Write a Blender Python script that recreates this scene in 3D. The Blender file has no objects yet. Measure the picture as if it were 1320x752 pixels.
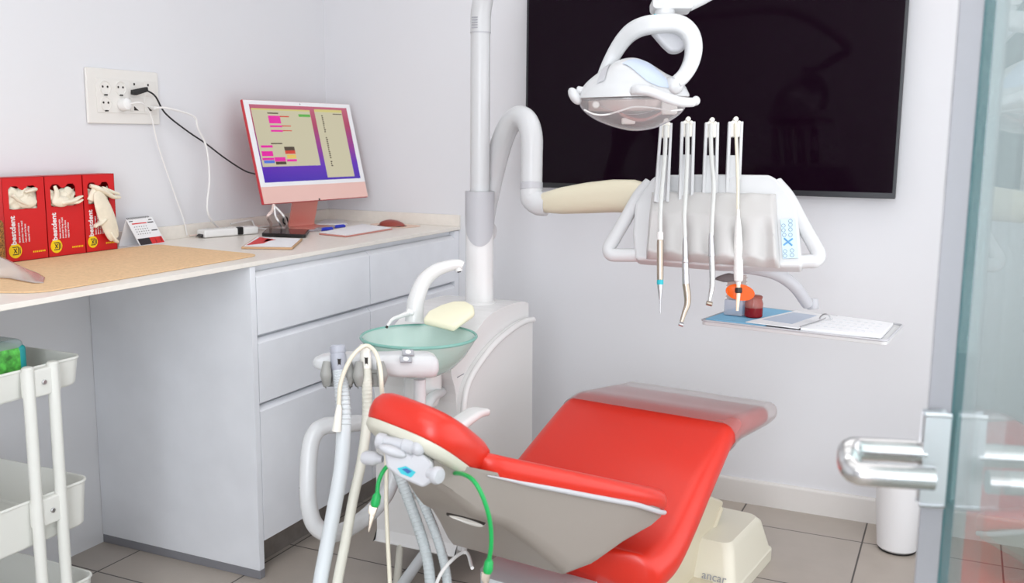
import bpy, bmesh, math, random
from mathutils import Vector as V, Matrix
random.seed(7)
sc = bpy.context.scene
COL = sc.collection
# ------------------------------------------------------------------ camera
FPX, PIT, YAW, ROL = 1269.84, 0.157709, 0.428463, 0.00946
CAM = V((2.331, -3.307, 1.25))
_f = V((-math.sin(YAW)*math.cos(PIT), math.cos(YAW)*math.cos(PIT), -math.sin(PIT)))
_r0 = V((math.cos(YAW), math.sin(YAW), 0)); _u0 = _r0.cross(_f)
_r = _r0*math.cos(ROL) + _u0*math.sin(ROL); _u = _r.cross(_f)
cam_data = bpy.data.cameras.new('camera'); cam = bpy.data.objects.new('camera', cam_data); COL.objects.link(cam)
m = Matrix.Identity(4)
for i in range(3):
    m[i][0], m[i][1], m[i][2], m[i][3] = _r[i], _u[i], -_f[i], CAM[i]
cam.matrix_world = m
cam_data.sensor_width = 36; cam_data.lens = FPX/1320*36; cam_data.clip_start = 0.02
cam_data.dof.use_dof = True; cam_data.dof.focus_distance = 2.55; cam_data.dof.aperture_fstop = 5.0
sc.camera = cam
sc.view_settings.view_transform = 'Standard'; sc.view_settings.look = 'None'
sc.view_settings.gamma = 1; sc.view_settings.use_curve_mapping = False
sc.view_settings.exposure = -0.06

# survey helpers: a sight line met with a surface of the room, or taken to a known distance
def _ray(p):
    return _r*(p[0]-660) + _u*(376-p[1]) + _f*FPX
def at(x, y, d):
    return CAM + _ray((x, y))/FPX*d
def on(p, axis, val):
    d = _ray(p); t = (val-CAM[axis])/d[axis]; return CAM + d*t
def onc(p, h):               # a point on the worktop, kept clear of the two walls
    q = on(p, 2, .906+h); q.x = max(q.x, .026); q.y = min(q.y, -.03); return q
def onplane(p, P, n):
    d = _ray(p); t = (P-CAM).dot(n)/d.dot(n); return CAM + d*t

# ------------------------------------------------------------------ materials
def lin(c):
    return tuple(((x/255)/12.92 if x/255 <= .04045 else ((x/255+.055)/1.055)**2.4) for x in c) + (1,)
MATS = {}
def mat(name, rgb, rough=.5, metal=0, spec=.5, coat=0, noise=0, nscale=40, bump=0, emit=None, estr=1, sss=0):
    if name in MATS: return MATS[name]
    mt = bpy.data.materials.new(name); mt.use_nodes = True
    nt = mt.node_tree; b = nt.nodes['Principled BSDF']
    b.inputs['Base Color'].default_value = lin(rgb); b.inputs['Roughness'].default_value = rough
    b.inputs['Metallic'].default_value = metal; b.inputs['Specular IOR Level'].default_value = spec
    b.inputs['Coat Weight'].default_value = coat
    if noise or bump:
        tc = nt.nodes.new('ShaderNodeTexCoord'); nz = nt.nodes.new('ShaderNodeTexNoise')
        nz.inputs['Scale'].default_value = nscale; nz.inputs['Detail'].default_value = 4
        nt.links.new(tc.outputs['Object'], nz.inputs['Vector'])
        if noise:
            cr = nt.nodes.new('ShaderNodeValToRGB')
            a = lin(tuple(max(0, x*(1-noise)) for x in rgb)); c = lin(tuple(min(255, x*(1+noise)) for x in rgb))
            cr.color_ramp.elements[0].color = a; cr.color_ramp.elements[1].color = c
            cr.color_ramp.elements[0].position = .35; cr.color_ramp.elements[1].position = .65
            nt.links.new(nz.outputs['Fac'], cr.inputs['Fac']); nt.links.new(cr.outputs['Color'], b.inputs['Base Color'])
        if bump:
            bp = nt.nodes.new('ShaderNodeBump'); bp.inputs['Strength'].default_value = bump; bp.inputs['Distance'].default_value = .002
            nt.links.new(nz.outputs['Fac'], bp.inputs['Height']); nt.links.new(bp.outputs['Normal'], b.inputs['Normal'])
    if emit:
        b.inputs['Emission Color'].default_value = lin(emit); b.inputs['Emission Strength'].default_value = estr
    MATS[name] = mt; return mt
def clear(name, tint, gloss=.12, body=None, bodyfac=0, rough=.05, ior=1.45):
    """thin clear sheet: tinted see-through, fresnel gloss, some milky body"""
    mt = bpy.data.materials.new(name); mt.use_nodes = True; nt = mt.node_tree; nt.nodes.clear()
    o = nt.nodes.new('ShaderNodeOutputMaterial'); t = nt.nodes.new('ShaderNodeBsdfTransparent'); t.inputs[0].default_value = lin(tint)
    g = nt.nodes.new('ShaderNodeBsdfGlossy'); g.inputs['Roughness'].default_value = rough
    geo = nt.nodes.new('ShaderNodeNewGeometry'); dt = nt.nodes.new('ShaderNodeVectorMath'); dt.operation = 'DOT_PRODUCT'
    nt.links.new(geo.outputs['Incoming'], dt.inputs[0]); nt.links.new(geo.outputs['Normal'], dt.inputs[1])
    def mth(op, a, bb):
        n = nt.nodes.new('ShaderNodeMath'); n.operation = op
        for i, q in enumerate((a, bb)):
            if q is None: continue
            if isinstance(q, (int, float)): n.inputs[i].default_value = q
            else: nt.links.new(q, n.inputs[i])
        return n.outputs[0]
    r0 = ((ior-1)/(ior+1))**2                 # the share a clear surface mirrors, from head-on to grazing
    c_ = mth('ABSOLUTE', dt.outputs['Value'], None); p5 = mth('POWER', mth('SUBTRACT', 1.0, c_), 5.0)
    fac = mth('ADD', mth('MULTIPLY', p5, 1-r0), r0)
    m1 = nt.nodes.new('ShaderNodeMixShader'); nt.links.new(fac, m1.inputs[0])
    if body:
        d = nt.nodes.new('ShaderNodeBsdfDiffuse'); d.inputs[0].default_value = lin(body)
        m0 = nt.nodes.new('ShaderNodeMixShader'); m0.inputs[0].default_value = bodyfac
        nt.links.new(t.outputs[0], m0.inputs[1]); nt.links.new(d.outputs[0], m0.inputs[2]); nt.links.new(m0.outputs[0], m1.inputs[1])
    else:
        nt.links.new(t.outputs[0], m1.inputs[1])
    nt.links.new(g.outputs[0], m1.inputs[2]); nt.links.new(m1.outputs[0], o.inputs[0])
    MATS[name] = mt; return mt

WALL = mat('wall_paint', (225, 225, 228), .7, spec=.2, bump=.04, nscale=60)
CEIL = mat('ceiling_paint', (236, 236, 236), .8, spec=.2)
BASEB = mat('baseboard_paint', (226, 222, 218), .5)
LAM = mat('white_laminate', (232, 234, 239), .35, noise=.01, nscale=8)
LAMG = mat('white_laminate_edge', (232, 232, 232), .4)
PLIN = mat('brushed_plinth', (140, 133, 128), .4, metal=.3, noise=.04, nscale=30)
PLIN2 = mat('grey_plinth_strip', (140, 140, 146), .45, metal=.2)
STONE = mat('cream_worktop', (236, 230, 221), .3, noise=.008, nscale=60)
CORK = mat('tan_mat', (228, 192, 150), .75, spec=.2, noise=.03, nscale=120, bump=.1)
BLACKP = mat('black_plastic', (18, 17, 18), .4)
BLACKC = mat('black_cable', (22, 22, 24), .5)
WHITEP = mat('white_plastic', (236, 235, 233), .3)
WHITEC = mat('white_cable', (238, 236, 234), .4)
PINKC = mat('pink_cable', (236, 214, 206), .5)
IVORY = mat('ivory_plastic', (232, 229, 224), .35)
DARKH = mat('dark_hole', (40, 34, 30), .6)
ENAM = mat('white_enamel', (231, 230, 229), .25, coat=.1)
LAMPW = mat('satin_white_plastic', (206, 207, 208), .3)
CREAM = mat('cream_plastic', (218, 210, 186), .35)
CREAMW = mat('cream_white_plastic', (234, 231, 222), .3)
GREYP = mat('pale_grey_plastic', (188, 188, 192), .4)
GREYW = mat('grey_shell', (150, 142, 135), .42)
SILI = mat('grey_silicone', (192, 190, 188), .5)
GREYD = mat('mid_grey_plastic', (160, 161, 166), .45)
RED = mat('red_vinyl', (207, 41, 24), .32, spec=.5, bump=.03, nscale=250)
METAL = mat('polished_metal', (205, 205, 205), .22, metal=1)
SATIN = mat('satin_steel', (196, 196, 198), .32, metal=1)
BRONZE = mat('warm_steel', (178, 166, 152), .28, metal=1)
TVG = mat('tv_screen', (18, 4, 16), .05, spec=.09)
TVF = mat('tv_bezel', (30, 31, 36), .35)
HOSEG = mat('grey_hose', (196, 203, 205), .5)
HOSEC = mat('cream_hose', (224, 218, 200), .5)
HOSEW = mat('pale_hose', (208, 213, 216), .45)
GREEN = mat('green_cord', (14, 160, 78), .4)
PINK = mat('monitor_chin', (238, 196, 186), .45)
PINKD = mat('monitor_red_shell', (206, 62, 70), .35, metal=.3)
COPPER = mat('monitor_stand', (228, 152, 140), .38, metal=.35)
PAPER = mat('white_paper', (240, 240, 242), .6)
KRAFT = mat('kraft_card', (200, 160, 122), .7)
BOXR = mat('red_carton', (208, 24, 28), .38)
YELL = mat('yellow_badge', (250, 214, 16), .5)
DARKT = mat('dark_print', (46, 40, 44), .5)
LATEX = mat('latex_glove', (234, 226, 206), .55, noise=.03, nscale=30, bump=.2)
REDP = mat('red_print', (214, 44, 44), .5)
BLUEP = mat('blue_pen_plastic', (34, 52, 190), .35)
TEAL = mat('teal_print', (40, 178, 190), .5)
NAVY = mat('navy_print', (20, 80, 150), .5)
BLUEM = mat('blue_tray_mat', (128, 188, 222), .55)
LBLUE = mat('pale_blue_panel', (188, 200, 218), .35)
ORANGE = clear('orange_shield_film', (255, 120, 20), body=(236, 104, 10), bodyfac=.65)
REDJ = clear('red_jar_glass', (190, 30, 40), body=(150, 24, 34), bodyfac=.75)
JART = clear('pink_jar_glass', (222, 150, 140), body=(206, 130, 120), bodyfac=.6)
CLEARB = clear('clear_box_plastic', (236, 238, 246), body=(224, 222, 226), bodyfac=.35)
VISOR = clear('lamp_visor', (246, 244, 244), body=(226, 222, 222), bodyfac=.26, rough=.02)
COVER = clear('clear_foot_cover', (240, 230, 228), body=(206, 196, 194), bodyfac=.2, rough=.3)
SLEEVE = clear('clear_sleeve', (244, 240, 238), body=(236, 228, 222), bodyfac=.42, rough=.15)
BOWLM = clear('frosted_green_glass', (236, 249, 245), body=(218, 239, 232), bodyfac=.6, rough=.12)
BOWLR = clear('green_glass_rim', (140, 200, 186), body=(150, 206, 194), bodyfac=.75, rough=.05)
PANE = clear('door_glass', (236, 245, 244), ior=1.75, rough=.0)
PANEE = clear('door_glass_edge', (60, 120, 120), body=(70, 120, 124), bodyfac=.75)
SEAL = clear('door_edge_seal', (222, 222, 226), body=(164, 163, 167), bodyfac=.6, rough=.2)
BOTG = mat('green_label', (88, 178, 76), .4, noise=.25, nscale=60)
BOTT = mat('teal_label', (36, 158, 160), .4)
YELLOWC = mat('pale_yellow_cover', (238, 234, 206), .55)
ORANGEL = mat('orange_tip', (252, 228, 196), .3)
BROWNC = mat('brown_knit', (120, 84, 40), .8, noise=.6, nscale=260)
BIN = mat('white_bin', (238, 238, 240), .35)
CARTW = mat('cart_paint', (226, 226, 220), .4)
CARTIN = mat('cart_inside', (206, 212, 214), .5)

def floor_mat():
    mt = bpy.data.materials.new('floor_tiles'); mt.use_nodes = True; nt = mt.node_tree; b = nt.nodes['Principled BSDF']
    geo = nt.nodes.new('ShaderNodeNewGeometry'); mp = nt.nodes.new('ShaderNodeMapping'); S = .3946
    mp.inputs['Location'].default_value = (-.147, .19, 0)
    nt.links.new(geo.outputs['Position'], mp.inputs['Vector'])
    br = nt.nodes.new('ShaderNodeTexBrick'); br.offset = 0; br.squash = 1
    br.inputs['Scale'].default_value = 1; br.inputs['Brick Width'].default_value = S; br.inputs['Row Height'].default_value = S
    br.inputs['Mortar Size'].default_value = .0026; br.inputs['Mortar Smooth'].default_value = .1; br.inputs['Bias'].default_value = 0
    br.inputs['Color1'].default_value = lin((180, 169, 157)); br.inputs['Color2'].default_value = lin((172, 163, 155))
    br.inputs['Mortar'].default_value = lin((70, 64, 60))
    nt.links.new(mp.outputs[0], br.inputs['Vector'])
    nz = nt.nodes.new('ShaderNodeTexNoise'); nz.inputs['Scale'].default_value = 9; nz.inputs['Detail'].default_value = 6
    nt.links.new(geo.outputs['Position'], nz.inputs['Vector'])
    cr = nt.nodes.new('ShaderNodeValToRGB'); cr.color_ramp.elements[0].color = (.88, .88, .88, 1); cr.color_ramp.elements[1].color = (1.1, 1.1, 1.1, 1)
    nt.links.new(nz.outputs['Fac'], cr.inputs['Fac'])
    mx = nt.nodes.new('ShaderNodeMix'); mx.data_type = 'RGBA'; mx.blend_type = 'MULTIPLY'; mx.inputs[0].default_value = 1
    nt.links.new(br.outputs['Color'], mx.inputs[6]); nt.links.new(cr.outputs['Color'], mx.inputs[7])
    nt.links.new(mx.outputs[2], b.inputs['Base Color']); b.inputs['Roughness'].default_value = .38
    return mt
FLOOR = floor_mat()

# ------------------------------------------------------------------ mesh builder
def catmull(pts, n=8):
    pts = [V(p) for p in pts]
    if len(pts) < 3: return pts
    out = []
    for i in range(len(pts)-1):
        p0 = pts[i-1] if i else pts[0]*2-pts[1]; p1, p2 = pts[i], pts[i+1]
        p3 = pts[i+2] if i+2 < len(pts) else pts[-1]*2-pts[-2]
        for k in range(n):
            t = k/n
            out.append(.5*((2*p1)+(p2-p0)*t+(2*p0-5*p1+4*p2-p3)*t*t+(3*p1-p0-3*p2+p3)*t**3))
    out.append(pts[-1]); return out
class B:
    def __init__(s): s.bm = bmesh.new(); s.mi = 0
    def _add(s, t):
        for f in t.faces: f.material_index = s.mi
        me = bpy.data.meshes.new('tmp'); t.to_mesh(me); t.free(); s.bm.from_mesh(me); bpy.data.meshes.remove(me); return s
    def _bev(s, t, bev, seg):
        if bev > 0:
            bmesh.ops.bevel(t, geom=list(t.edges), offset=bev, segments=seg, affect='EDGES', profile=.5, clamp_overlap=True)
    def box(s, c, size, ax=None, bev=0, seg=2):
        t = bmesh.new(); bmesh.ops.create_cube(t, size=1); c = V(c)
        ax = ax or (V((1, 0, 0)), V((0, 1, 0)), V((0, 0, 1)))
        for v in t.verts:
            v.co = c + ax[0]*(v.co.x*size[0]) + ax[1]*(v.co.y*size[1]) + ax[2]*(v.co.z*size[2])
        s._bev(t, bev, seg); return s._add(t)
    def bb(s, lo, hi, bev=0, seg=2):
        lo, hi = V(lo), V(hi); return s.box((lo+hi)/2, hi-lo, bev=bev, seg=seg)
    def prism(s, pts, d, bev=0, seg=2):
        t = bmesh.new(); d = V(d); pts = [V(p) for p in pts]
        a = [t.verts.new(p) for p in pts]; b = [t.verts.new(p+d) for p in pts]; n = len(pts)
        t.faces.new(a[::-1]); t.faces.new(b)
        for i in range(n): t.faces.new((a[i], a[(i+1) % n], b[(i+1) % n], b[i]))
        bmesh.ops.recalc_face_normals(t, faces=list(t.faces))
        s._bev(t, bev, seg); return s._add(t)
    def poly(s, pts):
        t = bmesh.new(); t.faces.new([t.verts.new(V(p)) for p in pts]); return s._add(t)
    def loft(s, rings, cap=True, closed=True):
        t = bmesh.new(); R = [[t.verts.new(V(p)) for p in r] for r in rings]
        for a, b in zip(R, R[1:]):
            n = len(a)
            for i in range(n if closed else n-1):
                try: t.faces.new((a[i], a[(i+1) % n], b[(i+1) % n], b[i]))
                except ValueError: pass
        if cap and closed:
            t.faces.new(R[0][::-1]); t.faces.new(R[-1])
        bmesh.ops.recalc_face_normals(t, faces=list(t.faces)); return s._add(t)
    def tube(s, pts, r, n=12, smooth=8, flat=1, up=None, closed=False):
        if not smooth: P = [V(p) for p in pts]
        elif closed: P = catmull(list(pts)+[pts[0]], smooth)[:-1]
        else: P = catmull(pts, smooth)
        N = len(P)
        if isinstance(r, (int, float)): rr = [r]*N
        else:
            rr = []
            for i in range(N):
                x = i/(N-1)*(len(r)-1); k = min(int(x), len(r)-2); rr.append(r[k]+(r[k+1]-r[k])*(x-k))
        rings = []; prev = None
        for i in range(N):
            if closed: T = (P[(i+1) % N]-P[i-1]).normalized()
            else: T = (P[min(i+1, N-1)]-P[max(i-1, 0)]).normalized()
            if prev is None:
                a = V(up) if up else (V((0, 0, 1)) if abs(T.z) < .9 else V((1, 0, 0)))
                X = (a-T*a.dot(T)).normalized()
            else: X = (prev-T*prev.dot(T)).normalized()
            prev = X; Y = T.cross(X)
            rings.append([P[i]+(X*math.cos(q)*flat+Y*math.sin(q))*rr[i] for q in [2*math.pi*k/n for k in range(n)]])
        if closed: rings.append(rings[0])
        return s.loft(rings, cap=not closed)
    def lathe(s, prof, o, ax=(0, 0, 1), n=24, sx=1, ref=None):
        o = V(o); A = V(ax).normalized(); a = V(ref) if ref else (V((1, 0, 0)) if abs(A.x) < .9 else V((0, 1, 0)))
        X = (a-A*a.dot(A)).normalized(); Y = A.cross(X)
        return s.loft([[o+A*h+(X*math.cos(q)*sx+Y*math.sin(q))*max(r, 1e-4) for q in [2*math.pi*k/n for k in range(n)]] for r, h in prof])
    def ell(s, c, rad, ax=None, n=20, m=12):
        ax = ax or (V((1, 0, 0)), V((0, 1, 0)), V((0, 0, 1))); c = V(c)
        rings = []
        for j in range(m+1):
            p = -math.pi/2+math.pi*j/m; cp, sp = max(math.cos(p), 1e-3), math.sin(p)
            rings.append([c+ax[0]*(rad[0]*cp*math.cos(q))+ax[1]*(rad[1]*cp*math.sin(q))+ax[2]*(rad[2]*sp) for q in [2*math.pi*k/n for k in range(n)]])
        return s.loft(rings)
    def cyl(s, a, b, r, n=20, bev=0): 
        a, b = V(a), V(b); h = (b-a).length; e = min(bev, r*.9)
        prof = [(r-e, 0), (r, e), (r, h-e), (r-e, h)] if e else [(r, 0), (r, h)]
        return s.lathe(prof, a, b-a, n)
    def grid(s, fn, nu, nv):
        t = bmesh.new(); G = [[t.verts.new(fn(i/nu, j/nv)) for j in range(nv+1)] for i in range(nu+1)]
        for i in range(nu):
            for j in range(nv): t.faces.new((G[i][j], G[i+1][j], G[i+1][j+1], G[i][j+1]))
        bmesh.ops.recalc_face_normals(t, faces=list(t.faces)); return s._add(t)
def root_loc(p):
    while p.parent: p = p.parent
    return p.location
def obj(name, b, mats, parent=None, sharp=40, sub=0, label=None, solid=0):
    me = bpy.data.meshes.new(name); bm = b.bm
    if parent: bmesh.ops.translate(bm, verts=list(bm.verts), vec=-root_loc(parent))
    bm.to_mesh(me); bm.free()
    for mm in (mats if isinstance(mats, (list, tuple)) else [mats]): me.materials.append(mm)
    me.polygons.foreach_set('use_smooth', [True]*len(me.polygons))
    try: me.set_sharp_from_angle(angle=math.radians(sharp))
    except Exception: pass
    o = bpy.data.objects.new(name, me); COL.objects.link(o)
    if parent: o.parent = parent
    else:                                    # a one-mesh thing: put its origin at its own base
        lo = [min(v.co[i] for v in me.vertices) for i in range(3)]; hi = [max(v.co[i] for v in me.vertices) for i in range(3)]
        c = V(((lo[0]+hi[0])/2, (lo[1]+hi[1])/2, lo[2])); me.transform(Matrix.Translation(-c)); o.location = c
    if solid:
        md = o.modifiers.new('thick', 'SOLIDIFY'); md.thickness = solid; md.offset = 0
    if sharp <= 50 and not sub and not solid:
        md = o.modifiers.new('wn', 'WEIGHTED_NORMAL'); md.keep_sharp = True; md.weight = 80
    if sub:
        md = o.modifiers.new('sub', 'SUBSURF'); md.levels = sub; md.render_levels = sub
    if label: o['label'] = label
    return o
def thing(name, label, cat, loc, group=None):
    o = bpy.data.objects.new(name, None); o.empty_display_size = .05; COL.objects.link(o); o.location = V(loc)
    o['label'] = label; o['category'] = cat
    if group: o['group'] = group
    return o
def tag(o, label, cat, group=None):
    o['label'] = label; o['category'] = cat
    if group: o['group'] = group
    return o
def struct(name, b, m_, **k):
    o = obj(name, b, m_, **k); o['kind'] = 'structure'; return o
def text_mesh(b, s, origin, xa, ya, size, depth=.0006, bold=0):
    """letters as thin raised print on a surface"""
    cu = bpy.data.curves.new('t', 'FONT'); cu.body = s; cu.size = size; cu.extrude = depth; cu.offset = bold
    cu.resolution_u = 3
    o = bpy.data.objects.new('t', cu); COL.objects.link(o)
    me = bpy.data.meshes.new_from_object(o); bpy.data.objects.remove(o); bpy.data.curves.remove(cu)
    xa, ya = V(xa).normalized(), V(ya).normalized(); za = xa.cross(ya); origin = V(origin)
    for v in me.vertices: v.co = origin + xa*v.co.x + ya*v.co.y + za*(v.co.z+depth)
    t = bmesh.new(); t.from_mesh(me); bpy.data.meshes.remove(me); b._add(t)
def rrect(hx, hy, r, n=5):
    r = min(r, hx*.999, hy*.999); out = []
    for cx, cy, a0 in ((hx-r, hy-r, 0), (-hx+r, hy-r, 90), (-hx+r, -hy+r, 180), (hx-r, -hy+r, 270)):
        for k in range(n+1):
            q = math.radians(a0+90*k/n); out.append((cx+r*math.cos(q), cy+r*math.sin(q)))
    return out
Z = V((0, 0, 1)); X_ = V((1, 0, 0)); Y_ = V((0, 1, 0))

# ================================================================== the room
RX, RF, RH = 2.78, -4.7, 2.6
b = B(); b.bb((-.1, RF-.1, -.1), (RX+.1, .1, 0)); struct('floor', b, FLOOR)
b = B(); b.bb((-.1, RF-.1, RH), (RX+.1, .1, RH+.1)); struct('ceiling', b, CEIL)
b = B(); b.bb((-.1, RF-.1, 0), (0, .1, RH)); struct('wall_left', b, WALL)
b = B(); b.bb((0, 0, 0), (RX, .1, RH)); struct('wall_back', b, WALL)
b = B(); b.bb((RX, RF-.1, 0), (RX+.1, .1, RH)); struct('wall_right', b, WALL)
b = B(); b.bb((0, RF-.1, 0), (RX, RF, RH)); struct('wall_front', b, WALL)
b = B(); b.prism([(.53, -.016, 0), (.53, 0, 0), (.53, 0, .084), (.53, -.010, .084), (.53, -.016, .074)], (RX-.53, 0, 0)); struct('baseboard_back', b, BASEB)
b = B(); b.prism([(RX-.016, 0, 0), (RX, 0, 0), (RX, 0, .084), (RX-.010, 0, .084), (RX-.016, 0, .074)], (0, RF, 0)); struct('baseboard_right', b, BASEB)

# lights: ceiling panels
def area(name, loc, sx, sy, power, rot=(0, 0, 0), col=(1, 1, 1)):
    l = bpy.data.lights.new(name, 'AREA'); l.shape = 'RECTANGLE'; l.size = sx; l.size_y = sy; l.energy = power; l.color = col
    o = bpy.data.objects.new(name, l); COL.objects.link(o); o.location = loc; o.rotation_euler = rot; return o
for ly, pw in ((-.75, 9), (-2.2, 6), (-3.7, 20)):
    area('ceiling_panel_light', (1.8, ly, RH-.02), 1.7, 1.0, pw, col=(1, .988, .975))
area('front_fill_light', (2.3, RF+.02, 1.45), .85, 1.9, 48, rot=(math.radians(90), 0, 0), col=(.89, .94, 1))  # added soft fill at the closed front wall, behind the camera
area('side_fill_light', (RX-.02, -1.6, 1.0), 2.2, 1.5, 19, rot=(math.radians(90), 0, math.radians(90)), col=(.95, .975, 1))  # added fill on the unseen right wall, to lift the drawers and tower
w = bpy.data.worlds.new('world'); sc.world = w; w.use_nodes = True
w.node_tree.nodes['Background'].inputs[0].default_value = (.9, .93, 1, 1); w.node_tree.nodes['Background'].inputs[1].default_value = .5

# ================================================================== worktop and drawer cabinet
ZC = .906; CF = .604
t = thing('worktop', 'cream worktop with low backsplash running along the left wall', 'worktop', (.3, -1.6, ZC-.013))
b = B(); b.bb((0.001, -3.0, ZC-.013), (CF, -.001, ZC), bev=.002); obj('top', b, STONE, t)
b = B(); b.bb((0.001, -3.0, ZC), (.013, -.001, ZC+.043), bev=.001); b.bb((.013, -.013, ZC), (CF, -.001, ZC+.043), bev=.001); obj('backsplash', b, STONE, t)
PY0, PY1 = -1.214, -1.192
t = thing('drawer_cabinet', 'white drawer cabinet under the worktop with tall end panel', 'cabinet', (.3, -.6, 0))
b = B(); b.bb((.001, PY0, .026), (.6, PY1, ZC-.014), bev=.001); obj('end_panel', b, LAM, t)
b = B(); b.bb((.001, PY0, 0.0005), (.601, PY1, .026), bev=.001); obj('end_plinth', b, PLIN2, t)
b = B(); b.bb((.02, PY1+.0005, .105), (.574, -.002, ZC-.014)); obj('body', b, LAM, t)
b = B(); b.bb((.40, PY1+.001, 0.0005), (.526, -.018, .1045)); obj('plinth', b, PLIN, t)
b = B(); b.bb((.575, -.036, .105), (.598, -.002, ZC-.016), bev=.001); obj('filler_strip', b, LAM, t)
for (y0, y1) in ((PY1+.003, -.627), (-.623, -.038)):
    for (z0, z1) in ((.701, .868), (.508, .684), (.107, .491)):
        b = B()
        # front with a sloped finger grip along its top edge
        b.prism([(.577, y0, z0), (.600, y0, z0), (.600, y0, z1-.007), (.584, y0, z1+.006), (.577, y0, z1+.006)], (0, y1-y0, 0), bev=.0008, seg=1)
        obj('drawer_front', b, LAM, t)

# ------------------------------------------------------------------ wall outlet plate with plugs and cables
t = thing('wall_outlet', 'ivory wall plate with sockets and data ports above the worktop', 'outlet', (0, -1.047, 1.35))
b = B(); b.bb((.0005, -1.187, 1.272), (.010, -.906, 1.432), bev=.004); obj('plate', b, IVORY, t)
b = B(); b.bb((.010, -1.155, 1.304), (.0125, -.920, 1.402), bev=.001); obj('inner_frame', b, IVORY, t)
for (y, z) in ((-1.122, 1.376), (-1.122, 1.330), (-1.063, 1.377)):
    b = B(); b.lathe([(.021, .0), (.021, .002), (.0185, .002), (.0175, -.003), (.001, -.003)], (.0126, y, z), (1, 0, 0), 24)
    s_ = obj('socket', b, IVORY, t)
    b = B(); b.cyl((.0096, y-.009, z+.003), (.0130, y-.009, z+.003), .0035, 10); b.cyl((.0096, y+.009, z+.003), (.0130, y+.009, z+.003), .0035, 10)
    b.bb((.0126, y-.006, z-.0225), (.0152, y+.006, z-.0185)); obj('contact_hole', b, DARKH, s_)
for (y0, y1, z0, z1, dk) in ((-1.028, -.978, 1.358, 1.400, 0), (-.972, -.924, 1.358, 1.400, 0), (-1.028, -.978, 1.310, 1.352, 1), (-.972, -.924, 1.310, 1.352, 1)):
    b = B(); b.bb((.0125, y0, z0), (.0145, y1, z1), bev=.001); q = obj('data_port', b, IVORY, t)
    b = B()
    if dk: b.prism([(.0146, y0+.012, z0+.003), (.0146, y0+.030, z0+.003), (.0146, y0+.012, z0+.016)], (.0006, 0, 0))
    else: b.bb((.0146, y0+.014, z0+.030), (.0150, y0+.020, z0+.037))
    obj('port_opening', b, DARKH, q)
t = thing('power_plug', 'white round plug with thin lead in the lower socket of the wall plate', 'plug', (.0126, -1.060, 1.329))
b = B(); b.lathe([(.0195, .0), (.0195, .012), (.017, .022), (.009, .026), (.0, .026)], (.0130, -1.060, 1.329), (1, 0, .1), 24); obj('plug_body', b, WHITEP, t)
b = B(); b.tube([(.036, -1.058, 1.331), (.05, -1.02, 1.335), (.035, -.97, 1.30), (.022, -.93, 1.20), (.018, -.865, 1.05), (.018, -.83, .965), (.02, -.82, .915)], .0022, 8); obj('lead', b, WHITEC, t)
t = thing('black_power_cord', 'black cord running from the wall plate to the back of the monitor', 'cord', (.03, -.99, 1.37))
b = B(); b.prism([on((168, 116), 0, .022), on((187, 112), 0, .04), on((188, 118), 0, .04), on((173, 123), 0, .022), on((168, 122), 0, .022)], (.012, 0, 0), bev=.002); obj('plug_head', b, BLACKP, t)
b = B(); b.tube([on((186, 115), 0, .046), on((200, 124), 0, .045), on((213, 146), 0, .03), on((240, 168), 0, .025), on((265, 185), 0, .03), on((290, 204), 0, .05), on((315, 220), 0, .075), on((331, 225), 0, .11)], .0028, 8); obj('lead', b, BLACKC, t)
t = thing('white_data_cable', 'white cable looping from the data port down onto the worktop', 'cable', (.02, -.94, 1.32))
b = B(); b.bb((.0146, -.952, 1.318), (.034, -.940, 1.328), bev=.002); obj('plug_head', b, WHITEP, t)
b = B(); b.tube([(.034, -.946, 1.323), (.05, -.91, 1.322), (.05, -.80, 1.30), on((255, 165), 0, .05), on((266, 190), 0, .05), on((270, 230), 0, .06), on((268, 275), 0, .08), onc((262, 297), 0.006), onc((285, 294), 0.008), onc((315, 287), 0.007)], .0032, 8); obj('lead', b, WHITEC, t)

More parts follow.
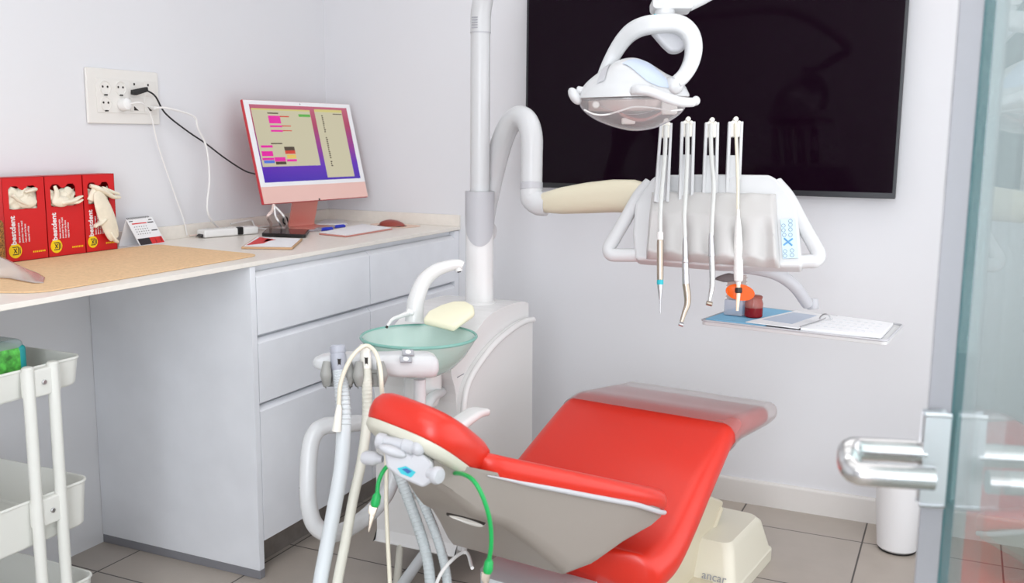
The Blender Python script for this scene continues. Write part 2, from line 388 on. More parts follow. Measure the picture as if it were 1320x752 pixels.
# ------------------------------------------------------------------ things on the worktop
# glove cartons
def glove_box(y0, y1, label, glove_label, style, top=1.128):
    ZC = .9066; h = top-ZC; xf = .066; xb = .0145; w_ = y1-y0
    t = thing('glove_box', label, 'box', ((xf+xb)/2, (y0+y1)/2, ZC), 'red glove cartons on the worktop')
    yy = lambda u: y0+w_*u
    zz = lambda v: ZC+h*v
    # window outline (u,v), finger notch on the upper edge
    win = [(.14, .62), (.80, .62), (.80, .86), (.74, .895), (.60, .895), (.54, .86), (.47, .845), (.40, .86), (.34, .895), (.20, .895), (.14, .86)]
    b = B()
    # shell: back, sides, top, bottom
    b.bb((xb, y0, ZC), (xb+.001, y1, top)); b.bb((xb, y0, ZC), (xf, y0+.001, top)); b.bb((xb, y1-.001, ZC), (xf, y1, top))
    b.bb((xb, y0, ZC), (xf, y1, ZC+.001)); b.bb((xb, y0, top-.001), (xf, y1, top))
    # front face with the cut window
    tb = bmesh.new()
    outer = [(0, 0), (1, 0), (1, 1), (0, 1)]
    vs = [tb.verts.new((xf, yy(u), zz(v))) for u, v in outer]; ws = [tb.verts.new((xf, yy(u), zz(v))) for u, v in win]
    es = [tb.edges.new((vs[i], vs[(i+1) % 4])) for i in range(4)]+[tb.edges.new((ws[i], ws[(i+1) % len(ws)])) for i in range(len(ws))]
    bmesh.ops.triangle_fill(tb, use_beauty=True, edges=es)
    b._add(tb)
    obj('carton', b, BOXR, t)
    b = B()
    text_mesh(b, 'bestdent', (xf, yy(.24), zz(.20)), (0, 0, 1), (0, -1, 0), h*.098, bold=.0005)
    for k, s in enumerate(('latex examination gloves', 'powder free medical use', 'non sterile box of 100', 'natural white')):
        text_mesh(b, s[:16], (xf, yy(.34+.075*k), zz(.22)), (0, 0, 1), (0, -1, 0), h*.036)
    obj('printed_lettering', b, PAPER, t)
    b = B(); b.cyl((xf, yy(.21), zz(.13)), (xf+.0008, yy(.21), zz(.13)), w_*.15, 28); bd = obj('round_badge', b, YELL, t)
    b = B(); r = w_*.15
    for (c1, c2) in (((-.45, -.5), (.45, -.5)), ((.45, -.5), (.45, .5)), ((.45, .5), (-.45, .5)), ((-.25, -.3), (.2, .3)), ((.2, -.3), (-.25, .3)), ((.7, -.4), (.7, .4))):
        b.tube([(xf+.001, yy(.21)+c1[0]*r, zz(.13)+c1[1]*r), (xf+.001, yy(.21)+c2[0]*r, zz(.13)+c2[1]*r)], .0012, 6, smooth=0)
    obj('badge_mark', b, DARKT, bd)
    b = B()
    for k in range(7): b.bb((xf, yy(.63+.045*k), zz(.085)), (xf+.0006, yy(.655+.045*k), zz(.105)))
    obj('yellow_marks', b, YELL, t)
    # crumpled glove filling the opening
    b = B(); rnd = random.Random(style)
    cy, cz = yy(.47), zz(.74)
    def lump(u, v):
        a = (u-.5)*2; c = (v-.5)*2
        bul = .012*(1-a*a)*(1-c*c)
        return V((xf-.006+bul+.004*math.sin(9*a+style*2)*math.cos(7*c+style), yy(.47)+a*w_*.36, zz(.745)+c*h*(.10 if style else .135)-(.0 if style == 0 else h*.02)+.004*math.sin(6*a+style)))
    b.grid(lump, 16, 12)
    def finger(pts, r): b.tube([(xf+dx, yy(u), zz(v)) for u, v, dx in pts], r, 8, flat=.6)
    if style == 0:
        finger([(.2, .80, .002), (.35, .72, .006), (.55, .66, .006)], [.010, .009, .006]); finger([(.75, .85, .002), (.62, .84, .008), (.5, .82, .002)], [.011, .009, .007])
        b.ell((xf+.002, yy(.55), zz(.70)), (.008, w_*.24, h*.075))
    if style == 1:
        finger([(.22, .66, .002), (.27, .78, .006), (.22, .88, .006)], [.012, .009, .005]); finger([(.35, .66, .004), (.62, .68, .012), (.80, .72, .014), (.9, .735, .014)], [.014, .012, .008, .004])
        finger([(.55, .66, .008), (.75, .66, .014), (.9, .69, .014)], [.010, .008, .004])
        b.ell((xf+.004, yy(.38), zz(.68)), (.010, w_*.24, h*.07)); b.ell((xf-.004, yy(.62), zz(.80)), (.008, w_*.12, h*.06))
    if style == 2:
        finger([(.18, .86, .004), (.35, .82, .012), (.6, .76, .014), (.8, .70, .018), (1.02, .69, .018)], [.010, .015, .013, .012, .007])
        finger([(.5, .82, .01), (.75, .77, .016), (1.0, .73, .018)], [.012, .010, .006])
        finger([(.18, .66, .004), (.25, .75, .008), (.33, .84, .008)], [.014, .014, .010])
        # hanging glove body, cuff at lower right, thumb at left
        P = [(.28, .80), (.36, .70), (.48, .55), (.58, .42), (.70, .26), (.80, .12)]; Wd = [.014, .023, .029, .031, .027, .019]
        rings = []
        for (u, v), wd in zip(P, Wd):
            c = V((xf+.016, yy(u), zz(v))); ring = []
            for k in range(14):
                q = 2*math.pi*k/14; ring.append(c+V((.007*math.sin(q), wd*math.cos(q)*.93, wd*math.cos(q)*.4)))
            rings.append(ring)
        b.loft(rings)
        finger([(.50, .42, .014), (.33, .37, .018), (.20, .35, .018), (.16, .32, .018)], [.013, .011, .009, .006])
        finger([(.66, .24, .014), (.75, .14, .02), (.85, .105, .02)], [.013, .012, .008])
    g = obj('latex_glove', b, LATEX, None, sharp=60, sub=1); tag(g, glove_label, 'glove', 'gloves in the red cartons')
glove_box(-1.531, -1.401, 'leftmost of the three red glove cartons, opening packed full', 'cream glove filling the window of the leftmost red carton', 0)
glove_box(-1.400, -1.274, 'middle of the three red glove cartons with a dark gap in its window', 'crumpled cream glove poking from the middle red carton', 1)
glove_box(-1.272, -1.158, 'right-hand red glove carton with a glove hanging down its front', 'long cream glove hanging out of the right-hand red carton', 2)
# brown patterned thing at the left carton's edge
b = B(); b.lathe([(.030, 0), (.034, .004), (.034, .11), (.030, .116), (.0, .116)], (.128, -1.625, ZC+.0042), n=24)
tag(obj('patterned_tin', b, BROWNC), 'brown and black patterned tin at the left edge before the red cartons', 'tin')
# desk mat
t_pts = []
c4 = [(.075, -1.76), (.545, -1.76), (.530, -1.075), (.070, -1.03)]
def round_poly(c, r, n=6):
    out = []; N = len(c)
    for i in range(N):
        p = V((c[i][0], c[i][1], 0)); a = (V((*c[i-1], 0))-p).normalized(); d = (V((*c[(i+1) % N], 0))-p).normalized()
        for k in range(n+1):
            s = k/n; out.append(p+a*r*(1-s)**2+d*r*s**2)
    return out
b = B(); b.prism([V((p.x, p.y, ZC+.0005)) for p in round_poly([(.088, -2.05), (.555, -1.84), (.535, -1.085), (.088, -1.03)], .05)], (0, 0, .003), bev=.0008, seg=1)
tag(obj('desk_mat', b, CORK), 'tan cork desk mat lying on the worktop before the red cartons', 'desk mat')
# clear plastic sleeve, slightly lifted sheet
b = B()
up_e = catmull([on(p, 2, ZC+h) for p, h in (((-70, 308), .12), ((-30, 321), .075), ((5, 333), .045), ((30, 345), .022), ((48, 352), .010), ((58, 358), .005))], 5)
lo_e = catmull([on(p, 2, ZC+h) for p, h in (((-70, 372), .006), ((-30, 360), .006), ((5, 358.5), .006), ((25, 361.5), .006), ((42, 364.5), .006), ((56, 365), .004))], 5)
b.grid(lambda u, v: up_e[round(u*(len(up_e)-1))].lerp(lo_e[round(u*(len(lo_e)-1))], v)+Z*(.01*math.sin(math.pi*v)*(1-u)), len(up_e)-1, 8)
tag(obj('plastic_sleeve', b, SLEEVE, solid=.0012), 'clear plastic sleeve lying over the left end of the desk mat', 'plastic sleeve')
# desk calendar
A0, A1 = V((.062, -1.095, ZC+.0005)), V((.100, -.985, ZC+.0005))
A0 = on((181, 318), 2, ZC+.001); A1 = on((213, 313), 2, ZC+.001); bk0 = on((152, 319), 2, ZC+.001)
A0.x = .080; A1.x = .073; A0.y = -1.083; A1.y = -.972
bk0 = V((.028, -1.118, ZC+.001)); bk1 = V((.022, -1.005, ZC+.001)); tp0 = V((.052, -1.107, ZC+.082)); tp1 = V((.046, -.996, ZC+.082))
t = thing('desk_calendar', 'small tent desk calendar with black and red foot beside the cartons', 'calendar', (.055, -1.04, ZC))
n_ = (A1-A0).cross(tp0-A0).normalized()
if n_.x < 0: n_ = -n_
b = B(); b.prism([A0, A1, tp1, tp0], -n_*.0015); b.prism([bk0, bk1, tp1, tp0], V((-.001, 0, .0003))); b.prism([A0, A1, bk1, bk0], (0, 0, .001)); obj('card', b, PAPER, t)
cal = lambda u, v: A0+(A1-A0)*u+(tp0-A0)*v+n_*.0004
def calq(b, u0, u1, v0, v1): b.prism([cal(u0, v0), cal(u1, v0), cal(u1, v1), cal(u0, v1)], n_*.0004)
b = B(); calq(b, .03, .48, .03, .27); obj('black_block', b, DARKT, t)
b = B(); calq(b, .48, .97, .03, .27); obj('red_block', b, REDP, t)
b = B(); calq(b, .12, .68, .80, .84); obj('red_line', b, REDP, t)
b = B(); calq(b, .72, .95, .80, .84); calq(b, .72, .95, .50, .54); calq(b, .8, .95, .90, .935); calq(b, .06, .2, .9, .93)
for i in range(6):
    for j in range(4): calq(b, .14+.09*i, .17+.09*i, .42+.09*j, .445+.09*j)
calq(b, .66, .69, .06, .26); calq(b, .88, .91, .08, .26); obj('print', b, DARKT, t)
b = B()
for i in range(16): b.tube([cal(.06+.055*i, .97), cal(.06+.055*i, 1.02)+V((-.003, 0, .003)), cal(.06+.055*i, .97)-n_*.004], .0006, 5, smooth=3)
obj('wire_binding', b, DARKH, t)
# sheet helper on the worktop
def slab(name, pix, h, m_, z=ZC+.0008, **k):
    b = B(); b.prism([onc(p, z-.906) for p in pix], (0, 0, h), bev=min(.0008, h*.2), seg=1); return obj(name, b, m_, **k)
# memo pad with red picture
def px_card(pix, u, v):     # bilinear inside four worktop points
    p = [on(q, 2, ZC+.001) for q in pix]; a = p[0].lerp(p[1], u); c = p[3].lerp(p[2], u); return a.lerp(c, v)
pad = [(311, 321), (377, 322), (390, 310), (330, 308)]
t = thing('memo_pad', 'kraft-edged memo pad with a red triangle print nearest the worktop edge', 'notepad', px_card(pad, .5, .5))
slab('pad_block', pad, .006, KRAFT, parent=t)
b = B(); c = lambda u, v: px_card(pad, u, v)+V((0, 0, .0062)); b.prism([c(.03, .03), c(.97, .03), c(.97, .97), c(.03, .97)], (0, 0, .0006)); obj('cover_sheet', b, PAPER, t)
b = B(); c = lambda u, v: px_card(pad, u, v)+V((0, 0, .0071)); b.prism([c(.06, .12), c(.35, .35), c(.42, .8), c(.10, .95)], (0, 0, .0003)); b.prism([c(.3, .45), c(.5, .75), c(.3, .8)], (0, 0, .0003)); obj('red_picture', b, REDP, t)
# phone
ph = [(337, 305.5), (394, 307.5), (399, 300), (345, 298.5)]
pc = sum((on(p, 2, ZC) for p in ph), V())/4
b = B(); pts = round_poly([(on(p, 2, ZC).x, on(p, 2, ZC).y) for p in ph], .016, 5)
b.prism([V((p.x, p.y, ZC+.001)) for p in pts], (0, 0, .011), bev=.003, seg=2)
t = thing('smartphone', 'black smartphone lying behind the memo pad', 'phone', pc); obj('case', b, BLACKP, t)
b = B(); b.prism([V((p.x+(pc.x-p.x)*.06, p.y+(pc.y-p.y)*.06, ZC+.012)) for p in pts], (0, 0, .0006)); obj('screen', b, TVG, t)
# power strip
e0, e1 = V((.060, -.80, ZC)), V((.118, -.600, ZC))
ax = (e1-e0).normalized(); ay = Z.cross(ax)
t = thing('power_strip', 'white power strip with black switch end lying below the hanging cables', 'power strip', (e0+e1)/2)
b = B(); b.box((e0+e1)/2+Z*.014, ((e1-e0).length, .05, .026), (ax, ay, Z), bev=.006, seg=3); obj('housing', b, WHITEP, t)
b = B(); b.box(e0+ax*.135+Z*.016-ay*.018, (.022, .02, .026), (ax, ay, Z), bev=.003); obj('switch', b, BLACKP, t)
b = B(); b.prism([e0+ax*-.012-ay*.015+Z*.004, e0+ax*.02-ay*.015+Z*.004, e0+ax*.02-ay*.015+Z*.028], ay*.03, bev=.002); obj('black_plug', b, BLACKP, t)
for k in range(3):
    b = B(); b.lathe([(.017, 0), (.017, .0015), (.014, .0015), (.013, -.001), (.001, -.001)], e0+ax*(.035+.04*k)+Z*.027, Z, 18); obj('socket', b, IVORY, t)
# bundle of cables
b = B(); b.tube([at(353, 264, 3.36), at(351, 272, 3.35), at(345, 280, 3.34), onc((337, 290), 0.008), onc((329, 293), 0.008)], .0055, 8)
tag(obj('pink_cable', b, PINKC), 'pale pink braided cable rising from the power strip to the monitor', 'cable')
b = B(); b.tube([at(354, 266, 3.34), at(355, 278, 3.34), at(360, 287, 3.34), onc((365, 294), 0.007), onc((370, 291), 0.007), at(367, 281, 3.34), at(361, 273, 3.34), at(355, 267, 3.35)], .0035, 8)
b.bb(onc((357, 297), 0.001)+V((-.006, -.01, 0)), onc((357, 297), 0.001)+V((.006, .01, .008)), bev=.002)
tag(obj('white_charging_cable', b, WHITEC), 'white charging cable hanging in a loop under the monitor', 'cable')
b = B(); b.tube([onc((209, 296), 0.007), onc((225, 301), 0.007), onc((245, 304), 0.007), onc((262, 301), 0.007), onc((285, 300), 0.006), onc((300, 296), 0.006)], .0022, 8)
tag(obj('flat_pink_lead', b, PINKC), 'thin pinkish lead lying flat beside the desk calendar', 'cable')
b = B(); b.tube([onc((283, 288), 0.030), onc((298, 283), 0.035), onc((315, 285), 0.030), onc((330, 293), 0.010), onc((345, 296), 0.007)], .003, 8)
tag(obj('arched_white_lead', b, WHITEC), 'white lead arching over the power strip', 'cable')
# pens
def pen(p0, p1, label):
    a, c = on(p0, 2, ZC+.006), on(p1, 2, ZC+.006); d = (c-a).normalized(); L = .14
    t = thing('ballpoint_pen', label, 'pen', a-Z*.006)
    b = B(); b.cyl(a, a+d*(L*.62), .0042, 10, .001); obj('barrel', b, clear_pen, t)
    b = B(); b.cyl(a+d*L*.62, a+d*L, .0052, 10, .001); b.box(a+d*L*.82+Z*.006, (L*.3, .003, .002), (d, Z.cross(d), Z)); obj('cap', b, BLUEP, t)
    b = B(); b.lathe([(.0042, 0), (.001, .012)], a, -d, 10); obj('tip', b, GREYD, t)
clear_pen = clear('pen_barrel', (220, 220, 230), body=(190, 186, 190), bodyfac=.5)
pen((389, 298.5), (423, 295.5), 'blue-capped pen lying nearer the phone')
pen((409, 295), (449, 291), 'blue-capped pen lying nearer the white card')
slab('white_card', [(408, 290), (448, 290), (452, 283.5), (412, 284)], .004, PAPER)
tag(bpy.data.objects['white_card'], 'white card lying beside the foot of the monitor', 'card')
# notebook
nb = [(411, 302.5), (446, 306), (506, 296), (467, 291)]
t = thing('notebook', 'white notebook with pink edges lying right of the pens', 'notebook', px_card(nb, .5, .5))
slab('pink_cover', nb, .004, COPPER, parent=t)
b = B(); c = lambda u, v: px_card(nb, u, v)+V((0, 0, .0045)); b.prism([c(.02, .02), c(.98, .02), c(.98, .98), c(.02, .98)], (0, 0, .003)); obj('pages', b, PAPER, t)
# mouse mat and mouse
mm = [(477, 290), (520, 294), (546, 291.5), (520, 288.5)]
mp_ = round_poly([(onc(p, 0).x, onc(p, 0).y) for p in [(472, 290), (516, 295), (548, 292), (505, 286.5)]], .05, 6)
b = B(); b.prism([V((p.x, p.y, ZC+.0006)) for p in mp_], (0, 0, .002)); tag(obj('mouse_mat', b, mat('rose_mat', (232, 204, 186), .7)), 'pale rose mouse mat at the right end of the worktop', 'mouse mat')
m0, m1 = on((490, 290), 2, ZC+.004), on((521, 292), 2, ZC+.004); md_ = (m1-m0).normalized(); ms = Z.cross(md_)
t = thing('computer_mouse', 'low reddish computer mouse on the pale rose mat', 'mouse', (m0+m1)/2)
b = B(); rings = []
for k in range(11):
    s = k/10; c = m0.lerp(m1, s); h = .021*math.sin(math.pi*min(s*.9+.08, 1))**.7+.002; wd = .028*(1-(2*s-1)**4)+.004
    rings.append([c+ms*(wd*math.cos(q))+Z*(max(0, math.sin(q))*h) for q in [2*math.pi*j/16 for j in range(16)]])
b.loft(rings); obj('shell', b, mat('mouse_red', (150, 66, 56), .35), t)
b = B(); b.box((m0+m1)/2+Z*.0005, ((m1-m0).length*.9, .05, .002), (md_, ms, Z), bev=.0008); obj('base', b, BLACKP, t)

# ------------------------------------------------------------------ monitor
BL = at(340, 264, 3.33); Aw = V((.065, .526, 0)).normalized(); WM = .545
tl = math.radians(14); nrm = V((Aw.y, -Aw.x, 0)); UPM = (Z*math.cos(tl)-nrm*math.sin(tl)).normalized(); NM = Aw.cross(UPM).normalized()
if NM.x < 0: NM = -NM
HM = .362
mon = lambda u, v, o=0: BL+Aw*(WM*u)+UPM*(HM*v)+NM*o
foot_c = V((.115, -.30, ZC))
cm = mon(.5, .3)
foot_c = V((cm.x-.085, cm.y+.01, ZC))
t = thing('desktop_monitor', 'slim red all-in-one computer screen with pink chin on the worktop', 'computer', foot_c)
b = B(); pts = [mon(0, 0), mon(1, 0), mon(1, 1), mon(0, 1)]; b.prism(pts, -NM*.0115, bev=.003); obj('housing', b, PINKD, t)
b = B(); b.prism([mon(.004, .005, .0003), mon(.996, .005, .0003), mon(.996, .165, .0003), mon(.004, .165, .0003)], NM*.0012); obj('chin', b, PINK, t)
b = B(); b.prism([mon(.004, .165, .0003), mon(.996, .165, .0003), mon(.996, .995, .0003), mon(.004, .995, .0003)], NM*.0012); obj('bezel', b, PAPER, t)
def emis(name, rgb, st=1.0):
    mt = bpy.data.materials.new(name); mt.use_nodes = True; nt = mt.node_tree; p = nt.nodes['Principled BSDF']
    p.inputs['Base Color'].default_value = (.01, .01, .01, 1); p.inputs['Roughness'].default_value = .25; p.inputs['Emission Color'].default_value = lin(rgb); p.inputs['Emission Strength'].default_value = st; return mt
def wallpaper():
    mt = emis('screen_wallpaper', (60, 30, 170)); nt = mt.node_tree; p = nt.nodes['Principled BSDF']
    tc = nt.nodes.new('ShaderNodeTexCoord'); sx = nt.nodes.new('ShaderNodeSeparateXYZ'); nt.links.new(tc.outputs['Generated'], sx.inputs[0])
    cr = nt.nodes.new('ShaderNodeValToRGB'); nt.links.new(sx.outputs['Z'], cr.inputs['Fac']); e = cr.color_ramp.elements
    e[0].color = lin((64, 26, 168)); e[1].color = lin((186, 92, 116)); a = cr.color_ramp.elements.new(.22); a.color = lin((92, 30, 176)); a = cr.color_ramp.elements.new(.45); a.color = lin((140, 40, 140)); a = cr.color_ramp.elements.new(.75); a.color = lin((168, 56, 92))
    nt.links.new(cr.outputs['Color'], p.inputs['Emission Color']); return mt
b = B()
def scr(b, u0, u1, v0, v1, o): # u,v in display coordinates
    U0, U1, V0, V1 = .045+.91*u0, .045+.91*u1, .205+.75*v0, .205+.75*v1
    b.prism([mon(U0, V0, o), mon(U1, V0, o), mon(U1, V1, o), mon(U0, V1, o)], NM*.0003)
scr(b, 0, 1, 0, 1, .0017); disp = obj('display', b, wallpaper(), t)
b = B(); scr(b, .01, .585, .20, .94, .0021); scr(b, .635, .935, .03, .965, .0021); obj('window_panel', b, emis('screen_window', (198, 191, 162)), disp)
b = B(); scr(b, .635, .935, .93, .965, .0025); scr(b, .01, .585, .93, .95, .0025); obj('menu_bar', b, emis('screen_bar', (206, 196, 120)), disp)
MAG = emis('screen_magenta', (226, 22, 160))
for (u0, u1, v0, v1) in ((.155, .27, .76, .86), (.155, .27, .71, .735), (.155, .27, .65, .675), (.03, .14, .445, .475), (.025, .13, .335, .40), (.135, .24, .265, .32), (.25, .35, .26, .29), (.02, .13, .285, .315)):
    b = B(); scr(b, u0, u1, v0, v1, .0025); obj('magenta_block', b, MAG, disp)
b = B(); scr(b, .27, .36, .845, .86, .0025); scr(b, .27, .36, .722, .735, .0025); scr(b, .27, .36, .66, .672, .0025); scr(b, .25, .35, .36, .40, .0025); scr(b, .255, .35, .39, .405, .0029); obj('red_rows', b, emis('screen_red', (206, 60, 40)), disp)
b = B(); scr(b, .26, .35, .30, .35, .0025); obj('yellow_block', b, emis('screen_yellow', (226, 190, 90)), disp)
b = B(); scr(b, .46, .58, .855, .89, .0025); obj('green_button', b, emis('screen_green', (86, 170, 66)), disp)
b = B(); scr(b, .03, .13, .245, .28, .0025); obj('blue_block', b, emis('screen_blue', (70, 110, 214)), disp)
b = B(); scr(b, .25, .35, .405, .455, .0025); scr(b, .14, .24, .225, .262, .0025); scr(b, .13, .24, .49, .505, .0025); scr(b, .155, .26, .885, .90, .0025); scr(b, .83, .93, .90, .91, .0025)
rnd = random.Random(3)
for k in range(26):
    if k in (9, 10, 22): continue
    v = .87-.0275*k; scr(b, .70, .70+.012+.008*rnd.random(), v, v+.016, .0025)
obj('dark_text', b, emis('screen_dark', (70, 56, 40)), disp)
b = B(); b.cyl(mon(.5, .975, .0012), mon(.5, .975, .0018), .002, 10); b.cyl(mon(.5, .012, .001), mon(.5, .012, .0018), .004, 10); obj('webcam', b, DARKH, t)
b = B(); # bent stand: sloping neck to a flat foot
fw = .065
nk = mon(.5, .32, -.012); ft = V((nk.x+.01, nk.y, ZC+.004))
nb_ = V((cm.x+.005, cm.y, ZC+.004))
P1 = mon(.5, .34, -.013); P2 = V((P1.x-.03, P1.y, ZC+.07)); P3 = V((P1.x-.043, P1.y, ZC+.016)); P4 = V((P1.x-.028, P1.y, ZC+.0050)); P5 = V((P1.x+.055, P1.y, ZC+.0035))
rings = []
prof = catmull([P1, P2, P3, P4, P5], 6)
for i, p in enumerate(prof):
    T = (prof[min(i+1, len(prof)-1)]-prof[max(i-1, 0)]).normalized(); N_ = Aw.cross(T).normalized()
    rings.append([p+Aw*fw+N_*.003, p-Aw*fw+N_*.003, p-Aw*fw-N_*.003, p+Aw*fw-N_*.003])
b.loft(rings); st_ = obj('stand', b, COPPER, t)
b = B(); q = on((368, 290), 2, ZC+.002)+Z*.016; b.tube([q+V((0, math.cos(a)*.013, math.sin(a)*.013)) for a in [2*math.pi*k/10 for k in range(10)]], .003, 8, smooth=3, closed=True)
tag(obj('coiled_black_lead', b, BLACKC), 'small coil of black lead beside the monitor foot', 'cable')

# ------------------------------------------------------------------ rolling cart
CX1, CX0, CY1, CY0 = .548, .10, -1.727, -2.005
t = thing('rolling_cart', 'white three-tier rolling cart with twin posts under the worktop', 'cart', ((CX0+CX1)/2, (CY0+CY1)/2, 0))
cc = V(((CX0+CX1)/2, (CY0+CY1)/2, 0)); hx, hy = (CX1-CX0)/2, (CY1-CY0)/2
def tray(zt, dep_, nm='tray'):
    rings = []
    def ring(h, k): return [cc+V((x, y, h)) for x, y in rrect(hx-k, hy-k, .03-k*.5, 6)]
    b = B(); b.loft([ring(zt-dep_, .014), ring(zt-dep_+.006, .009), ring(zt-.004, .003), ring(zt, 0), ring(zt+.004, .001), ring(zt+.004, .004), ring(zt, .006), ring(zt-dep_+.008, .012), ring(zt-dep_+.003, .02)])
    o = obj(nm, b, CARTW, t); return o
for zt, dp in ((.746, .062), (.457, .105), (.222, .105)):
    o = tray(zt, dp)
    for s in (-1, 1):
        b = B(); b.box((cc.x+s*(hx+.006), -1.852, zt-.03), (.018, .092, .062), bev=.006); obj('post_bracket', b, CARTW, o)
    b = B(); b.cyl((CX1+.014, -1.852, zt-.03), (CX1+.019, -1.852, zt-.03), .0055, 12, .001); obj('bolt', b, SATIN, o)
for s in (-1, 1):
    for y in (-1.885, -1.822):
        xx = cc.x+s*(hx+.008)
        b = B(); b.cyl((xx, y, .05), (xx, y, .755), .0125, 16, .003); obj('post', b, CARTW, t)
for sx in (-1, 1):
    for sy in (-1, 1):
        x, y = cc.x+sx*(hx-.05), cc.y+sy*(hy-.04)
        b = B(); b.cyl((x-.01, y, .026), (x+.01, y, .026), .025, 18, .004); b.box((x, y, .085), (.03, .03, .075), bev=.004); obj('caster', b, GREYP, t)
t = thing('wipes_pack', 'clear pack with green and teal label in the top cart tray', 'pack', (.43, -1.865, .688))
b = B(); b.box((.43, -1.865, .744), (.10, .085, .112), bev=.016, seg=3); obj('wrapper', b, clear('clear_wrap', (230, 240, 240), body=(214, 226, 226), bodyfac=.4), t)
b = B(); b.box((.431, -1.866, .752), (.1025, .0875, .07), bev=.012, seg=3); obj('green_label', b, BOTG, t)
b = B(); b.box((.4315, -1.835, .752), (.1035, .027, .0705), bev=.011, seg=3); obj('teal_label', b, BOTT, t)

# ================================================================== television
t = thing('wall_television', 'large black television hung on the back wall', 'television', (1.51, -.03, 1.065))
TX0, TX1, TZ0, TZ1 = .893, 2.138, 1.066, 1.775
b = B(); b.bb((TX0, -.058, TZ0), (TX1, -.034, TZ1), bev=.002); obj('bezel', b, TVF, t)
b = B(); b.bb((TX0+.009, -.0592, TZ0+.018), (TX1-.009, -.0575, TZ1-.009)); obj('screen', b, TVG, t)
b = B(); b.bb((1.2, -.034, 1.2), (1.85, -.001, 1.6), bev=.004); obj('wall_bracket', b, BLACKP, t)

# ================================================================== waste bin
bc = on((1152, 712), 2, 0); bc = V((2.222, -.195, 0))
t = thing('waste_bin', 'white tapered waste bin standing against the back wall behind the door handle', 'bin', bc)
b = B(); b.lathe([(.052, .004), (.060, .012), (.069, .12), (.074, .25), (.074, .262), (.070, .262), (.066, .12), (.055, .016), (.0, .016)], bc, n=32); obj('body', b, BIN, t)
b = B(); b.lathe([(.054, .0008), (.056, .004), (.053, .008)], bc, n=32); obj('foot_ring', b, BLACKP, t)

# ================================================================== dental chair
PSI = math.radians(7); U = V((math.sin(PSI), math.cos(PSI), 0)); W = V((math.cos(PSI), -math.sin(PSI), 0)); O = V((1.685, -.397, 0))
ch = lambda u, w_, z: O+U*u+W*w_+Z*z
t = thing('dental_chair', 'red upholstered dental chair reclined on a cream pedestal', 'dental chair', ch(-.6, 0, 0)); CHAIR = t
def cushion(b, secs, n=6):
    rings = []
    for (u, hw, zt, zb) in secs:
        h = (zt-zb)/2; zc_ = (zt+zb)/2
        rings.append([ch(u, x, zc_+y) for x, y in rrect(hw, h, h*.92, n)])
    b.loft(rings)
def dense(secs, n=5):
    vs = catmull([V((s[0], s[1], s[2])) for s in secs], n); zb = catmull([V((s[3], 0, 0)) for s in secs], n)
    return [(v.x, v.y, v.z, q.x) for v, q in zip(vs, zb)]
# seat and leg rest
secs = [(-1.025, .10, .365, .335), (-1.02, .16, .378, .32), (-1.01, .21, .385, .305), (-1.0, .235, .384, .293), (-.98, .250, .382, .287), (-.9, .258, .397, .298), (-.8, .254, .437, .338), (-.7, .248, .482, .388), (-.6, .243, .522, .442), (-.53, .240, .545, .478), (-.46, .238, .551, .488)]
b = B(); cushion(b, dense(secs)); 
secs2 = [(-.47, .238, .551, .488), (-.38, .236, .541, .482), (-.29, .234, .530, .474), (-.22, .230, .520, .470), (-.20, .222, .515, .473), (-.19, .205, .507, .480)]
obj('seat', b, RED, t, sharp=60)
b = B(); cushion(b, dense(secs2)); obj('leg_rest', b, RED, t, sharp=60)
cov = [(-.525, .243, .5505, .473), (-.46, .242, .5555, .482), (-.38, .240, .5455, .477), (-.29, .238, .5345, .469), (-.20, .237, .5215, .463), (-.145, .234, .516, .463), (-.13, .225, .510, .468)]
b = B(); dd = dense(cov, 4); rings = []
for (u, hw, zt, zb) in dd:
    h = (zt-zb)/2; rings.append([ch(u, x, (zt+zb)/2+y) for x, y in rrect(hw, h, h*.92, 6)])
b.loft(rings, cap=False); obj('foot_cover', b, COVER, t, sharp=60, label='translucent plastic foot cover')
# backrest cushion: a slab rising 21 degrees towards the head
bz = lambda u: .532-.396*(u+1.03)
secs = []
for u, hw in ((-1.405, .06), (-1.40, .085), (-1.385, .105), (-1.36, .122), (-1.33, .138), (-1.28, .162), (-1.2, .196), (-1.1, .228), (-1.0, .246), (-.95, .242), (-.925, .215), (-.915, .16)):
    th = .048 if -1.39 < u < -.94 else .030
    secs.append((u, hw, bz(u)+.014-(.048-th)/2, bz(u)+.012-th-(.0)+(.048-th)/2*0-(.048-th)/2))
b = B(); cushion(b, dense(secs, 3)); obj('backrest', b, RED, t, sharp=60)
# rear shell
HS = [(-1.50, .040, .036, .700, .660), (-1.46, .060, .050, .684, .622), (-1.41, .088, .066, .664, .572), (-1.34, .125, .092, .636, .532), (-1.27, .160, .118, .608, .468), (-1.20, .190, .145, .580, .398), (-1.14, .212, .176, .556, .405), (-1.08, .230, .200, .532, .425), (-1.0, .244, .224, .494, .442), (-.95, .236, .226, .474, .448)]
def hull(s):
    u, wt, wb, zt, zb = s
    pts = [(-wt, zt), (-wt*.995, zt-.006), (-(wt*.25+wb*.75), zb*.80+zt*.20), (-wb, zb+.012), (-wb+.014, zb), (wb-.014, zb), (wb, zb+.012), ((wt*.25+wb*.75), zb*.80+zt*.20), (wt*.995, zt-.006), (wt, zt)]
    return [ch(u, a, z) for a, z in pts]
b = B(); b.loft([hull(s) for s in HS]); SH = obj('back_shell', b, GREYW, t, sharp=35)
# moulded white lip along the shell's upper edge
for s_ in (-1, 1):
    b = B(); b.tube([ch(u, s_*(wt+.001), zt-.009) for u, wt, wb, zt, zb in HS[2:]], [.001, .005, .0055, .0055, .0055, .0055, .005], 10); obj('edge_lip', b, GREYP, SH)
